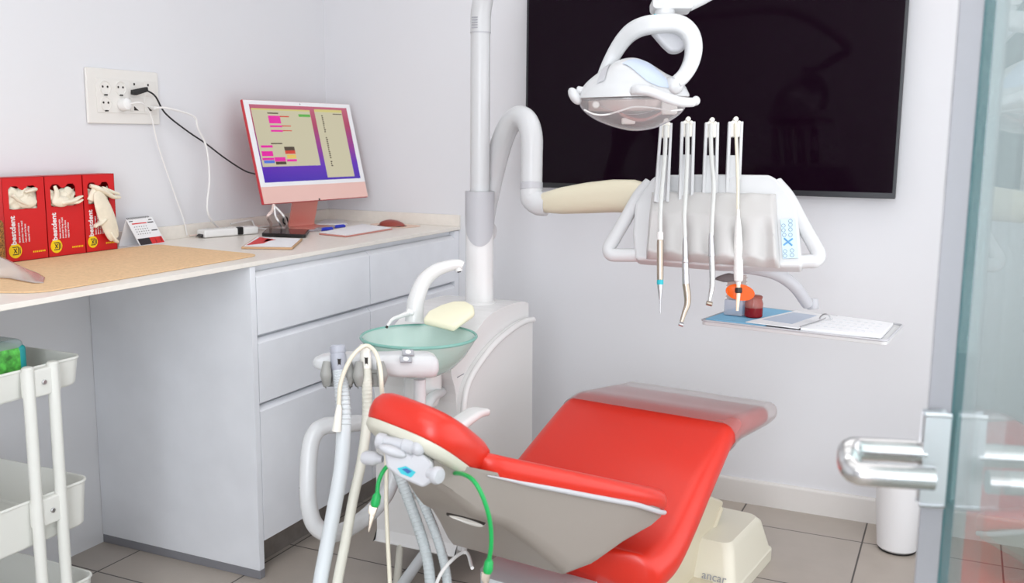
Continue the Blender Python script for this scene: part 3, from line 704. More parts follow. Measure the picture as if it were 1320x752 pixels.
# handle recess in the rear face
hp = ch(-1.342, .0, .534); hn = (ch(-1.27, 0, .455)-ch(-1.42, 0, .580)).normalized(); hN = W.cross(hn).normalized()
if hN.dot(CAM-hp) < 0: hN = -hN
b = B(); b.tube([hp+hN*.002+W*(math.cos(q)*.037)+hn*(math.sin(q)*.017) for q in [2*math.pi*k/14 for k in range(14)]], .004, 8, smooth=3, closed=True); b.lathe([(.034, .0), (.03, -.004), (.0, -.005)], hp+hN*.004, hN, 20); hd = obj('rear_handle', b, IVORY, t)
b = B(); b.tube([hp+hN*.003+W*(math.cos(q)*.041)+hn*(-math.sin(q)*.021) for q in [math.pi*(k+.3)/10 for k in range(10)]], .004, 8, smooth=3); obj('handle_gap', b, DARKH, hd)
# headrest
hc = ch(-1.438, -.026, .700); ht = math.radians(36); HB = (-U*math.cos(ht)+Z*math.sin(ht)); HN = (U*math.sin(ht)+Z*math.cos(ht))
_W = W; rl = math.radians(8)
HN0 = HN; HW = _W*math.cos(rl)-HN0*math.sin(rl); HN = HN0*math.cos(rl)+_W*math.sin(rl)
def hring(n_o, sc_, a=.099, c=.106, p=3.1):
    out = []
    for k in range(36):
        q = 2*math.pi*k/36; cx, sx = math.cos(q), math.sin(q)
        out.append(hc+HN*n_o+HW*(a*sc_*math.copysign(abs(cx)**(2/p), cx))+HB*(c*(sc_ if sc_ > .9 else sc_)*math.copysign(abs(sx)**(2/p), sx)))
    return out
b = B(); b.loft([hring(-.006, .97), hring(-.002, .995), hring(.012, 1.03), hring(.028, 1.03), hring(.042, .97), hring(.050, .86), hring(.053, .7), hring(.053, .3)]); obj('headrest', b, RED, t, sharp=70)
b = B(); b.loft([hring(-.026, .80), hring(-.023, .90), hring(-.016, .97), hring(-.006, .985)]); HP = obj('headrest_plate', b, mat('headrest_plate_cream', (206, 203, 188), .45), t, sharp=60)
# headrest joint: bracket, knobs
b = B()
k0, k1 = at(486, 568, 1.69), at(535, 577, 1.67)
b.cyl(k0, k0.lerp(k1, .25), .0140, 20, .003); b.cyl(k0.lerp(k1, .25), k0.lerp(k1, .7), .011, 20); b.cyl(k0.lerp(k1, .68), k1, .0140, 20, .003)
obj('upper_hinge', b, GREYP, t)
b = B(); b.ell(k1+(k1-k0).normalized()*.006, (.012, .014, .014), ((k1-k0).normalized(), ((k1-k0).cross(Z)).normalized(), Z)); obj('hinge_knob', b, GREYP, t)
br_pts = [(494, 580), (505, 575), (520, 578), (530, 588), (536, 580), (545, 586), (558, 598), (558, 622), (545, 630), (515, 617), (498, 604)]
b = B(); bn = _f; b.prism([at(x, y, 1.665) for x, y in br_pts], bn*.07, bev=.006, seg=3); BRK = obj('headrest_bracket', b, mat('bracket_grey', (190, 189, 193), .45), t)
b = B(); b.ell(at(506, 582, 1.664), (.025, .012, .009), ((_r-_u*.35).normalized(), _f, (_u+_r*.35).normalized())); obj('bracket_cap', b, GREYP, BRK)
b = B(); b.prism([at(x, y, 1.6648) for x, y in ((512, 604), (523, 601), (536, 609), (530, 616), (517, 611))], -bn*.0008); obj('teal_badge', b, TEAL, BRK)
b = B(); b.prism([at(x, y, 1.6640) for x, y in ((518, 605), (524, 604), (531, 608), (526, 611))], -bn*.0008); obj('navy_mark', b, NAVY, BRK)
ka, kb = at(466, 590, 1.72), at(490, 592, 1.71)
b = B(); b.lathe([(.0, 0), (.009, .002), (.0125, .009), (.0125, .026), (.009, .031), (.006, .040)], ka, kb-ka, 20); obj('left_knob', b, GREYP, t)
ka, kb = at(553, 610, 1.65), at(572, 616, 1.63)
b = B(); b.lathe([(.009, 0), (.009, .011), (.0145, .013), (.0155, .02), (.0125, .025), (.0, .026)], ka, kb-ka, 20); obj('right_knob', b, GREYP, t)
# left armrest
b = B(); rings = []
path = catmull([ch(-1.14, -.292, .455), ch(-1.05, -.295, .52), ch(-.96, -.297, .562), ch(-.88, -.297, .578), ch(-.83, -.297, .574)], 6)
for i, p in enumerate(path):
    s = i/(len(path)-1); T = (path[min(i+1, len(path)-1)]-path[max(i-1, 0)]).normalized(); N_ = W.cross(T).normalized()
    if N_.z < 0: N_ = -N_
    hw = .030*(1-.25*s); hh = .014*(1-.35*s); 
    if i == len(path)-1: hw *= .7; hh *= .5
    rings.append([p+W*x+N_*y for x, y in rrect(hw, hh, hh*.9, 4)])
b.loft(rings); obj('armrest', b, ENAM, t, sharp=60)
# cream pedestal
b = B()
def ringq(z, u0, u1, w0, w1, r=.03): 
    cu, cw = (u0+u1)/2, (w0+w1)/2; return [ch(cu+y, cw+x, z) for x, y in rrect((w1-w0)/2, (u1-u0)/2, r, 4)]
b.loft([ringq(0.0005, -.36, 0, -.24, .205), ringq(.035, -.36, 0, -.24, .205), ringq(.04, -.352, -.008, -.235, .200), ringq(.125, -.315, -.03, -.215, .178), ringq(.140, -.30, -.045, -.20, .165)])
BASE = obj('base_cover', b, mat('base_ivory', (230, 226, 208), .35), t, sharp=35)
b = B(); b.loft([ringq(.0006, -1.02, -.30, -.25, .16, .05), ringq(.03, -1.02, -.30, -.25, .16, .05), ringq(.045, -1.0, -.31, -.23, .14, .05)]); obj('base_plate', b, CREAM, t, sharp=35)
b = B()
prof = [(-.52, .03), (-.30, .03), (-.13, .175), (-.12, .19), (-.14, .20), (-.26, .255), (-.60, .30), (-.72, .28)]
b.prism([ch(u, -.17, z) for u, z in prof], W*.255, bev=.012, seg=3); obj('lift_cover', b, CREAM, t, sharp=35)
b = B(); b.tube([ch(-.335, .083, .035), ch(-.235, .083, .11), ch(-.150, .083, .178)], .010, 10); obj('cover_rib', b, CREAM, t)
b = B(); text_mesh(b, 'ancar', ch(-.352, .108, .048), W, (Z*.93+U*.36), .032, depth=.0008); obj('lettering', b, GREYD, BASE)
b = B(); b.ell(ch(-.255, .125, .117), (.004, .004, .014), (W, U, (Z*.93+U*.36).normalized())); obj('screw_cap', b, GREYD, BASE)
b = B()
b.loft([ringq(.04, -1.08, -.72, -.17, .13, .05), ringq(.20, -1.10, -.78, -.15, .12, .05), ringq(.30, -1.12, -.84, -.14, .11, .05)]); obj('lift_column', b, HOSEW, t, sharp=40)
b = B(); b.bb((0, 0, 0), (.001, .001, .001)); b.bm.clear()
b.box(ch(-1.15, .09, .318), (.05, .02, .03), (W, U, Z), bev=.003); b.box(ch(-1.15, .20, .318), (.05, .02, .03), (W, U, Z), bev=.003); obj('cable_clamp', b, IVORY, t)
# grey service hoses behind the shell
for pts, r in (([(512, 606), (525, 640), (540, 682), (551, 722), (556, 765), (558, 800)], .0118), ([(535, 625), (549, 657), (563, 692), (573, 728), (578, 765), (580, 800)], .0102)):
    b = B(); P = [at(x, y, 2.15) for x, y in pts]+[at(pts[-1][0]+14, 850, 2.32), ch(-1.02, -.05, .09)]
    b.tube(P, r, 12); 
    Q = catmull(P, 8)
    for i in range(2, len(Q)-8, 1):
        T = (Q[i+1]-Q[i]).normalized(); b.lathe([(r, -.002), (r+.0008, 0), (r, .002)], Q[i], T, 12)
    obj('service_hose', b, HOSEG, t)
b = B(); b.tube([ch(-1.19, -.09, .352), at(600, 712, 2.14), at(578, 727, 2.10), at(563, 752, 2.10), at(556, 790, 2.12), at(560, 850, 2.2)], .0038, 8); obj('thin_white_cable', b, WHITEC, t)

# bib cord with clips: one green cord round the headrest neck
g0 = [(486, 640), (488, 622), (494, 608), (502, 601)]; g1 = [(598, 612), (612, 622), (624, 645), (632, 675), (633, 705), (629, 728)]
t = thing('bib_cord', 'green bib cord with metal clips draped around the headrest neck', 'bib cord', at(545, 640, 1.88))
P = [at(x, y, 1.72) for x, y in g0]+[at(520, 604, 1.76), at(550, 608, 1.77), at(580, 610, 1.73)]+[at(x, y, q) for (x, y), q in zip(g1, (1.66, 1.625, 1.62, 1.63, 1.64, 1.65))]
b = B(); b.tube(P, .0038, 10); obj('cord', b, GREEN, t)
for (x0, y0, x1, y1, d, s) in ((487, 635, 484, 648, 1.72, 0), (631, 720, 628, 742, 1.65, 1)):
    a, c = at(x0, y0, d), at(x1, y1, d); D_ = (c-a).normalized()
    b = B(); b.lathe([(.0035, 0), (.0075, .006), (.0085, .02), (.006, .026)], a, D_, 12); q = obj('cord_end', b, GREEN, t)
    S_ = D_.cross(_f).normalized(); e = a+D_*.026
    b = B(); b.prism([e-S_*.006, e+S_*.006, e+S_*.004+D_*.02, e+S_*.0015+D_*.046, e-S_*.0015+D_*.046, e-S_*.005+D_*.02], _f*.006, bev=.0015)
    b.cyl(e+D_*.018-_f*.002, e+D_*.018+_f*.009, .003, 10); b.prism([e-S_*.004, e-S_*.010-D_*.002, e-S_*.009+D_*.012, e-S_*.002+D_*.02], _f*.006, bev=.001); obj('clip', b, BRONZE, t)

# ================================================================== cuspidor unit
TX, TXL = 1.15, .868
t = thing('cuspidor_unit', 'white spittoon tower with green glass bowl beside the chair', 'dental unit', (1.0, -.78, .1)); CU = t
prof = [(-.548, .735), (-.60, .748), (-.72, .752), (-.83, .742), (-.90, .715), (-.97, .678), (-1.04, .648), (-1.055, .62), (-1.03, .56), (-1.022, .45), (-1.022, .13), (-1.0, .102), (-.57, .10), (-.548, .13)]
pp = catmull([V((0, a, c)) for a, c in prof], 3)
b = B(); b.prism([V((TXL, p.y, p.z)) for p in pp], (TX-.022-TXL, 0, 0), bev=.018, seg=4); obj('tower', b, ENAM, t, sharp=50)
rid = [on(p, 0, TX) for p in ((688, 411), (676, 414), (660, 424), (640, 441), (620, 466), (606, 490), (600, 512), (598, 545), (598.5, 600), (599, 690), (600, 716))]
pan = [V((0, -.548, .11))]+[V((0, p.y, p.z)) for p in rid]; pan[-1] = V((0, -1.02, .11))
pc_ = catmull(pan[1:], 4)+[V((0, -.548, .11))]
b = B(); b.prism([V((TX-.024, p.y, p.z)) for p in pc_], (.022, 0, 0), bev=.004, seg=2); SPN = obj('side_panel', b, ENAM, t, sharp=40)
b = B(); b.tube([V((TX-.004, p.y+.004, p.z-.004)) for p in catmull(pan[1:], 4)], .009, 12, smooth=0); obj('panel_rim', b, ENAM, SPN, sharp=60)
b = B(); b.tube([on((532, 503), 1, -1.0225), on((560, 498), 1, -1.0225), on((585, 489), 1, -1.0225), on((598, 482), 1, -1.0225)], .0012, 6); obj('seam', b, GREYD, t)
# bowl
bcn = V((1.062, -1.112, .728)); R_ = .152
outer = [(.03, -.104), (.06, -.099), (.095, -.079), (.122, -.050), (.140, -.023), (R_, -.002), (R_+.001, .002)]
inner = [(R_-.003, .003), (R_-.008, -.002), (.132, -.024), (.114, -.048), (.09, -.072), (.058, -.090), (.03, -.095), (.0, -.095)]
b = B(); b.lathe(outer+inner, bcn, n=48); bw = obj('bowl', b, BOWLM, t, sharp=60, label='frosted green glass bowl')
b = B(); b.tube([bcn+V((math.cos(q)*(R_-.002), math.sin(q)*(R_-.002), 0)) for q in [2*math.pi*k/40 for k in range(40)]], .0042, 8, smooth=2, closed=True); obj('bowl_rim', b, BOWLR, bw)
b = B(); b.lathe([(.035, 0), (.05, -.004), (.05, -.06), (.04, -.09)], bcn+V((0, .02, -.098)), n=24); obj('bowl_mount', b, ENAM, t)
# faucet: tall arched spout
d0 = 2.72
sp = [(534, 415), (536, 390), (545, 365), (560, 350), (578, 343), (591, 341), (597, 343)]
b = B(); b.tube([at(x, y, d0) for x, y in sp], [.026, .024, .0215, .019, .016, .014, .012], 16); b.tube([at(590, 341, d0), at(592, 350, d0)], .010, 12, smooth=0); FA = obj('spout', b, ENAM, t, sharp=60)
b = B(); b.cyl(at(591.5, 349, d0), at(592, 351.5, d0), .005, 10); obj('spout_outlet', b, DARKH, FA)
b = B(); b.tube([at(527, 404, d0-.02), at(516, 408, d0-.04), at(506, 412, d0-.06), at(499, 421, d0-.08)], [.008, .006, .005, .004], 10); b.cyl(at(524, 401, d0-.02), at(534, 405, d0-.02), .009, 12, .003); FN = obj('cup_filler', b, ENAM, t)
b = B(); b.cyl(at(499.3, 420.5, d0-.081), at(498, 423, d0-.083), .0035, 10); obj('filler_outlet', b, DARKH, FN)
# pale yellow cover lying over the rear of the bowl
b = B()
yc = [(545, 410), (552, 400), (568, 392), (585, 387), (600, 387), (611, 393), (612, 401), (600, 409), (585, 420), (570, 416)]
P = [at(x, y, 2.70-.10*((y-387)/33)) for x, y in yc]
b.prism(P, V((0, 0, -.020)), bev=.008, seg=3); tag(obj('yellow_cover', b, YELLOWC, sharp=60), 'pale yellow soft cover lying behind the green glass bowl', 'cover')
# delivery pole on the tower (light pole)
PX, PYY = 1.03, -.694
b = B(); b.lathe([(.052, 0), (.050, .006), (.042, .010), (.041, .30), (.040, .30)], (PX, PYY, .748), n=28); obj('lower_post', b, ENAM, t)
b = B(); b.prism([at(x, y, 2.865) for x, y in ((603, 252), (636, 252), (636, 285), (632, 303), (625, 315), (618, 318), (610, 314), (605, 303), (603, 285))], _f*.012, bev=.004); 
b = B()
# pointed collar: a sleeve whose lower edge dips at the front
rings = []; n = 32
for k in range(n): pass
def collar(r):
    top, bot = [], []
    for k in range(n):
        q = 2*math.pi*k/n; dirv = V((math.cos(q), math.sin(q), 0)); fr = dirv.dot(V((.45, -.89, 0)))
        top.append(V((PX, PYY, 1.085))+dirv*r); bot.append(V((PX, PYY, 1.02-.095*max(0, fr)**.6))+dirv*r)
    return top, bot
to, bo = collar(.0435); ti, bi = collar(.030)
b.loft([ti, to, bo, bi], cap=False); obj('pole_collar', b, GREYP, t, sharp=50)

# assistant's holder with suction tips
d1 = 2.12
t2 = thing('suction_holder', 'white assistant holder bar with two grey cradles on a looped tube arm', 'instrument holder', at(541, 480, d1+.04))
bl_, br_ = at(418, 468, 2.10), at(553, 470, 2.16); BX = (br_-bl_).normalized(); BY = BX.cross(Z).normalized()
if BY.dot(CAM-bl_) < 0: BY = -BY
b = B(); rings = []
L = (br_-bl_).length
for s, w0, h0 in ((-.024, .004, .004), (-.018, .016, .010), (-.004, .026, .016), (.02, .032, .022), (.6*L, .033, .024), (.72*L, .036, .026), (L, .036, .026), (L+.012, .033, .022), (L+.018, .022, .012)):
    c = bl_+BX*s; rings.append([c+BY*x+Z*(y-.0) for x, y in rrect(w0, h0, h0*.75, 4)])
b.loft(rings); obj('bar', b, LAMPW, t2, sharp=60)
b = B(); b.cyl(at(541, 489, d1+.05), at(541, 489, d1+.05)-Z*.10, .0135, 16); b.tube([at(541, 489, d1+.05)-Z*.09, at(541, 489, d1+.05)-Z*.13+V((-.02, .03, 0)), V((1.17, -1.25, .60)), V((1.08, -1.015, .56))], .013, 12); obj('post', b, LAMPW, t2)
for (x, y) in ((526, 455), (523, 464)):
    NB = (BY*.55+Z*.85).normalized(); NY = BX.cross(NB); c = onplane((x, y), bl_+BY*.012+Z*.0265, NB)
    b = B(); b.box(c, (.024, .015, .004), (BX, NY, NB), bev=.0005); q = obj('button_plate', b, GREYD, t2)
    b = B(); b.cyl(c+NB*.0015, c+NB*.004, .006, 16, .001); obj('button', b, PAPER, q)
for x in (434, 475):
    c = at(x, 479, 2.09)+BY*.012
    b = B()
    for s in (-1, 1):
        b.tube([c+BX*(s*.022)+BY*.012+Z*.026, c+BX*(s*.025)+BY*.022, c+BX*(s*.022)+BY*.018-Z*.022], [.008, .012, .008], 10)
    b.box(c-Z*.012-BY*.006, (.05, .028, .03), (BX, BY, Z), bev=.006); obj('cradle', b, GREYD if x == 0 else mat('cradle_grey', (150, 150, 146), .45), t2)
# looped tube arm
lp = [(420, 549, 2.14), (446, 547, 2.17), (472, 546, 2.20), (496, 556, 2.23), (507, 582, 2.25), (507, 612, 2.25), (497, 638, 2.24), (478, 661, 2.22), (452, 680, 2.18), (426, 689, 2.13), (406, 677, 2.11), (398, 650, 2.10), (397, 615, 2.10), (400, 575, 2.11), (408, 556, 2.12)]
b = B(); b.tube([at(*p) for p in lp], .0185, 16, closed=True); LO = obj('loop_tube', b, LAMPW, t2, sharp=70)
b = B(); b.tube([at(396.5, 626.5, 2.10), at(396.7, 628, 2.10)], .0188, 16, smooth=0); obj('joint_ring', b, GREYD, LO)
b = B(); b.tube([at(507, 600, 2.25), at(520, 610, 2.4), V((1.02, -1.03, .40))], .016, 12); obj('loop_bracket', b, LAMPW, t2)
# suction handpieces with hoses (each a thing of its own)
def suction(label, hx_, path, r, top, mtop, mhose, d):
    a = at(top[0], top[1], d); c = at(top[0]+top[2], top[1]+32, d-.005); D_ = (a-c).normalized()
    t = thing('suction_handpiece', label, 'suction tip', c, 'suction handpieces in the assistant holder')
    b = B(); L = (a-c).length
    b.lathe([(r*.95, 0), (r*1.05, L*.1), (r*1.0, L*.6), (r*.92, L*.66), (r*1.02, L*.72), (r*.98, L*.95), (r*.8, L), (r*.55, L), (r*.5, L*.95), (0, L*.95)], c, D_, 20); h = obj('handle', b, mtop, t)
    b = B(); e = c+D_*(L*.35)+BY*(r*1.0); b.box(e, (.006, .004, .016), (BX, BY, Z), bev=.001); obj('slot', b, DARKH, h)
    P = [c]+[at(x, y, q) for x, y, q in path]
    P += [at(path[-1][0]-4, 830, 2.0), V((P[-1].x-.02, P[-1].y+.10, .10)), V((1.06+.0*r, -1.25, .06)), V((1.03 if r > .014 else .95, -1.03, .09))]
    b = B(); b.tube(P, r*.92, 14); Q = catmull(P, 8)
    for i in range(2, 18): b.lathe([(r*.92, -.002), (r*1.0, 0), (r*.92, .002)], Q[i], (Q[i+1]-Q[i]).normalized(), 14)
    obj('hose', b, mhose, t, sharp=60)
SUCG = mat('suction_grey', (170, 172, 182), .4)
suction('wide suction handpiece in the left cradle with thick pale hose', 0, [(440, 497, 2.06), (443, 540, 2.05), (440, 600, 2.04), (430, 660, 2.03), (420, 712, 2.02), (411, 765, 2.0)], .0165, (435, 445, 2), SUCG, HOSEW, 2.075)
suction('slim suction handpiece in the right cradle with narrow cream hose', 0, [(473, 497, 2.06), (473, 540, 2.07), (466, 595, 2.06), (455, 645, 2.05), (445, 700, 2.03), (433, 765, 2.0)], .0115, (470, 444, 2), CREAMW, HOSEC if 0 else mat('pale_cream_hose', (210, 208, 196), .5), 2.075)
t = thing('saliva_ejector', 'thin cream saliva tube looped over the slim suction handpiece', 'tube', at(470, 440, 2.05))
b = B(); b.tube([at(437, 540, 2.03), at(437, 520, 2.03), at(439, 495, 2.03), at(448, 470, 2.03), at(460, 453, 2.035), at(473, 446, 2.045), at(484, 455, 2.03), at(490, 475, 2.02), at(492, 500, 2.02), at(495, 540, 2.09), at(498, 600, 2.10), at(498, 650, 2.09), at(500, 700, 2.06), at(503, 765, 2.04), at(505, 850, 2.02)], .0045, 10); obj('tube', b, HOSEC, t)
b = B(); b.lathe([(.0045, 0), (.0065, .008), (.0085, .04), (.0095, .055), (.0, .056)], at(437.3, 522, 2.028), at(434.5, 550, 2.028)-at(437.3, 522, 2.028), 14); obj('connector', b, CREAMW, t)

# ================================================================== delivery unit (instrument table) with its arm and tray
AD = V((math.cos(math.radians(5.8)), math.sin(math.radians(5.8)), 0)); BK = V((-AD.y, AD.x, 0))
tt = math.radians(62); VD = Z*math.sin(tt)+BK*math.cos(tt); ND = AD.cross(VD).normalized()
P0 = at(920, 290, 2.46)
if ND.dot(CAM-P0) < 0: ND = -ND
pl = lambda x, y, o=0: onplane((x, y), P0+ND*o, ND)
t = thing('delivery_unit', 'white overhead instrument table with side handles hanging in front of the television', 'instrument table', pl(920, 345)); DU = t
# swing arm: inverted U tube and cream balance arm
dA = 2.90
b = B(); b.tube([V((PX+.01, PYY+.03, .96)), at(622, 292, 2.98), at(632, 240, 2.97), at(643, 195, 2.93), at(655, 164, 2.88), at(668, 151, 2.84), at(679, 156, 2.81), at(685, 175, dA-.11), at(685.5, 205, dA-.11), at(685, 238, dA-.11)], [.034, .034, .033, .033, .032, .032, .032, .032, .031, .031], 18); obj('swing_arm', b, LAMPW, t, sharp=70)
b = B(); b.cyl(at(685, 235, dA-.11), at(685, 245, dA-.11), .0325, 24, .002); obj('swivel_ring', b, GREYP, t)
b = B(); b.tube([at(685, 244, dA-.11), at(686, 255, dA-.11), at(694, 262, dA-.12), at(705, 263, dA-.13)], [.032, .034, .034, .034], 18); obj('elbow', b, LAMPW, t, sharp=70)
b = B(); rings = []
e0, e1 = at(693, 262, dA-.12), at(826, 256, 2.60)
for s, r, zz_ in ((0, .012, 0), (.01, .022, 0), (.04, .027, 0), (.25, .037, .004), (.5, .042, .008), (.75, .044, .010), (.95, .044, .006), (1.05, .04, 0)):
    c = e0.lerp(e1, s)+Z*zz_; D_ = (e1-e0).normalized(); S_ = D_.cross(Z).normalized(); N_ = S_.cross(D_)
    rings.append([c+S_*x+N_*y for x, y in rrect(r*.85, r, r*.8, 5)])
b.loft(rings); obj('balance_arm', b, CREAM, t, sharp=60)
# white body
bp_ = [(838, 231), (846, 224), (920, 223), (992, 224), (1002, 230), (1027, 262), (1031, 300), (1035, 344), (930, 343), (832, 335), (818, 334), (815, 300), (818, 262)]
b = B(); b.prism([pl(*p) for p in bp_], -ND*.045, bev=.010, seg=3); obj('body', b, LAMPW, t, sharp=50)
def handle(pts, nm):
    b = B(); b.tube([pl(x, y, -.02) for x, y in pts], .0175, 14, up=ND, flat=.9); obj(nm, b, LAMPW, t, sharp=70)
handle([(838, 236), (824, 252), (808, 280), (793, 306), (785, 320), (788, 328), (800, 329), (825, 329)], 'handle')
handle([(1000, 236), (1016, 255), (1032, 285), (1047, 312), (1055, 328), (1051, 336), (1040, 337), (1020, 338)], 'handle')
# grey front console with five instrument recesses
gx = (850, 883, 917, 953, 987)
def cons(u, v, off=0):
    xl = 840-7*v; xr = 1000+6*v; x = xl+(xr-xl)*u; y = 248+2*u+ (86+10*u)*v
    o = .046*min(1, .35+v*1.6)
    for g in gx:
        gy = g
        wv = min(1, max(0, (v-.38)/.25)); o -= .017*wv*math.exp(-((x-gy)/9.0)**2)
    o += .004*math.cos((x-833)/172*2*math.pi*5)*max(0, 1-v*5)
    ed = min(u, 1-u); 
    if ed < .035: o *= (ed/.035)**.5 if ed > 0 else 0
    if v > .94: o *= math.sqrt(max(0, 1-((v-.94)/.06)**2))
    if v < .04: o *= v/.04
    return pl(x, y, .001)+ND*o
b = B(); b.grid(lambda u, v: cons(u, v), 90, 34); obj('console', b, SILI, t, sharp=80)
b = B(); b.prism([pl(x, y, .0015) for x, y in ((1006, 283), (1025, 282), (1029, 333), (1009, 334))], ND*.0025, bev=.001); KP = obj('keypad', b, mat('keypad_blue', (196, 220, 234), .4), t)
b = B()
for i, (x, y) in enumerate(((1010, 291), (1019, 290), (1010, 297), (1019, 296), (1011, 303), (1019, 303), (1012, 324), (1021, 323), (1012, 330), (1021, 329), (1019, 285))):
    c = pl(x, y, .0045); b.tube([c+AD*(math.cos(q)*.0045)+VD*(math.sin(q)*.0045) for q in [2*math.pi*k/10 for k in range(10)]], .0007, 5, smooth=2, closed=True)
obj('key_rings', b, mat('key_grey', (140, 152, 166), .5), KP)
b = B(); c = pl(1016, 312, .0045)
for s in (-1, 1): b.tube([c-AD*.010-VD*.009*s, c+AD*.010+VD*.009*s], .0022, 6, smooth=0)
obj('cross_key', b, mat('key_blue', (96, 152, 198), .5), KP)
# four whip holders
rods = [((850, 160), (866, 160), (843, 252), (862, 252)), ((877, 158), (895.5, 158), (874, 253), (893, 253)), ((908, 159), (926, 159), (904, 254), (924, 254)), ((938, 158), (957, 158), (934, 255), (953, 255))]
for k, (a, c, e, g) in enumerate(rods):
    dt = 2.50; L0, L1 = at(*a, dt), at(*e, dt-.01); R0, R1 = at(*c, dt), at(*g, dt-.01)
    xa = (R0-L0).normalized(); up_ = (L0-L1).normalized(); fwd = xa.cross(up_)
    if fwd.dot(CAM-L0) < 0: fwd = -fwd
    wd = (R0-L0).length; H_ = (L0-L1).length; q = lambda u, v: L1.lerp(L0, v)+(R1.lerp(R0, v)-L1.lerp(L0, v))*u
    b = B(); fl = .006
    for u0, u1 in ((0, .20), (.80, 1)): b.prism([q(u0, -.1), q(u1, -.1), q(u1, 1), q(u0, 1)], fwd*.012, bev=.0008, seg=1)
    b.prism([q(.1, -.1), q(.9, -.1), q(.9, .56), q(.1, .56)], fwd*.003); b.prism([q(.1, .86), q(.9, .86), q(.9, 1.0), q(.1, 1.0)], fwd*.003)
    H = obj('whip_holder', b, LAMPW, t, sharp=40)
    b = B()
    for u, rise, rr in ((.28, .0, .0045), (.5, .045, .0065), (.72, .0, .0045)): b.cyl(q(u, .99+rise)+fwd*-.002, q(u, .99+rise)+fwd*.012, rr*.95, 12); b.prism([q(u-.11, .80), q(u+.11, .80), q(u+.11, 1.0+rise), q(u-.11, 1.0+rise)], fwd*.010, bev=.0008, seg=1)
    obj('roller', b, CREAMW, H)
# tray support arm and tray
d2 = 2.52
b = B(); b.tube([at(948, 343, 2.50), at(975, 346, 2.51), at(1003, 354, 2.53), at(1025, 370, 2.56), at(1041, 392, 2.60)], [.018, .018, .017, .0165, .016], 14); b.cyl(at(1047, 385, 2.61), at(1048, 399, 2.61), .0155, 18, .002); obj('tray_arm', b, GREYP, t, sharp=60)
ZT = .76
tc4 = [on((903, 414), 2, ZT), on((1143, 441), 2, ZT), on((1164, 420), 2, ZT), on((958, 395), 2, ZT)]
TA = (tc4[1]-tc4[0]).normalized(); TB = Z.cross(TA)
b = B(); rp = round_poly([(p.x, p.y) for p in tc4], .018, 5); b.prism([V((p.x, p.y, ZT-.010)) for p in rp], (0, 0, .010), bev=.002); 
obj('tray', b, mat('tray_grey', (206, 206, 206), .35), t)
b = B(); b.tube([V((p.x, p.y, ZT+.002)) for p in rp], .003, 8, smooth=0, closed=True); obj('tray_rim', b, GREYP, t)
# things on the tray
tq = lambda u, v, z=0: tc4[0].lerp(tc4[1], u).lerp(tc4[3].lerp(tc4[2], u), v)+Z*z
b = B(); b.prism([tq(.015, .05, .001), tq(.36, .05, .001), tq(.36, .97, .001), tq(.015, .97, .001)], (0, 0, .004), bev=.001, seg=1)
tag(obj('blue_mat', b, BLUEM), 'light blue mat on the left end of the instrument tray', 'mat')
t = thing('clear_box_stack', 'stacked clear drawer box with dark cap on the blue mat', 'storage box', tq(.12, .35, .006))
# the cabinet of small drawers
bs = tq(.105, .40, .006)
b = B(); b.box(bs+Z*.022, (.052, .045, .043), (TA, TB, Z), bev=.003); obj('lower_box', b, CLEARB, t)
b = B(); b.box(bs+Z*.078, (.042, .04, .066), (TA, TB, Z), bev=.003); 
for k in range(6): b.box(bs+Z*(.052+.010*k), (.045, .043, .002), (TA, TB, Z))
obj('drawer_tower', b, clear('pinkish_clear', (240, 230, 226), body=(226, 210, 204), bodyfac=.5), t)
b = B(); b.prism([at(x, y, 2.62) for x, y in ((922, 360), (928, 356), (940, 352), (950, 354), (950, 362), (936, 364))], _f*.03, bev=.003); obj('dark_cap', b, mat('smoky_cap', (104, 92, 92), .4), t)
jc = tq(.215, .40, .006); jc.z = ZT+.0055
t = thing('red_jar', 'small round jar of dark red material on the blue mat', 'jar', jc)
b = B(); b.lathe([(.021, 0), (.0245, .003), (.0245, .026), (.0245, .027), (0, .027)], jc, n=24); obj('contents', b, REDJ, t)
b = B(); b.lathe([(.0245, .027), (.0248, .038), (.021, .05), (.021, .052), (0, .052)], jc, n=24); obj('upper_glass', b, JART, t)
b = B(); b.lathe([(.0225, .052), (.0225, .057), (.020, .059), (0, .059)], jc, n=24); obj('lid', b, mat('rust_lid', (156, 84, 72), .45), t)
t = thing('open_notebook', 'open white notebook with a wire ring on the instrument tray', 'notebook', tq(.65, .5, .001))
b = B(); b.prism([tq(.245, .06, .0055), tq(.545, .03, .0055), tq(.62, .92, .0055), tq(.36, .97, .0055)], (0, 0, .003), bev=.001, seg=1); obj('left_page', b, PAPER, t)
b = B(); b.prism([tq(.555, .03, .001), tq(.965, .10, .001), tq(.955, .88, .001), tq(.63, .92, .001)], (0, 0, .009), bev=.001, seg=1); RP = obj('right_page', b, PAPER, t)
b = B()
for i in range(8):
    for j in range(4): 
        p = tq(.62+.04*i, .22+.16*j, .0102); b.box(p, (.009, .010, .0006), (TA, TB, Z))
obj('page_marks', b, mat('pale_print', (222, 224, 228), .6), RP)
b = B(); q0 = tq(.60, .62, .006); b.tube([q0+TA*(math.cos(a)*.016)+Z*(math.sin(a)*.018) for a in [math.pi*k/8 for k in range(9)]], .002, 8); b.tube([tq(.55, .05, .012), tq(.59, .5, .012), q0+Z*.008], .0016, 6); obj('wire_ring', b, SATIN, t)
b = B(); b.prism([tq(.30, .25, .0087), tq(.48, .20, .0087), tq(.52, .80, .0087), tq(.37, .82, .0087)], (0, 0, .0006)); obj('clear_pocket', b, LBLUE, t)

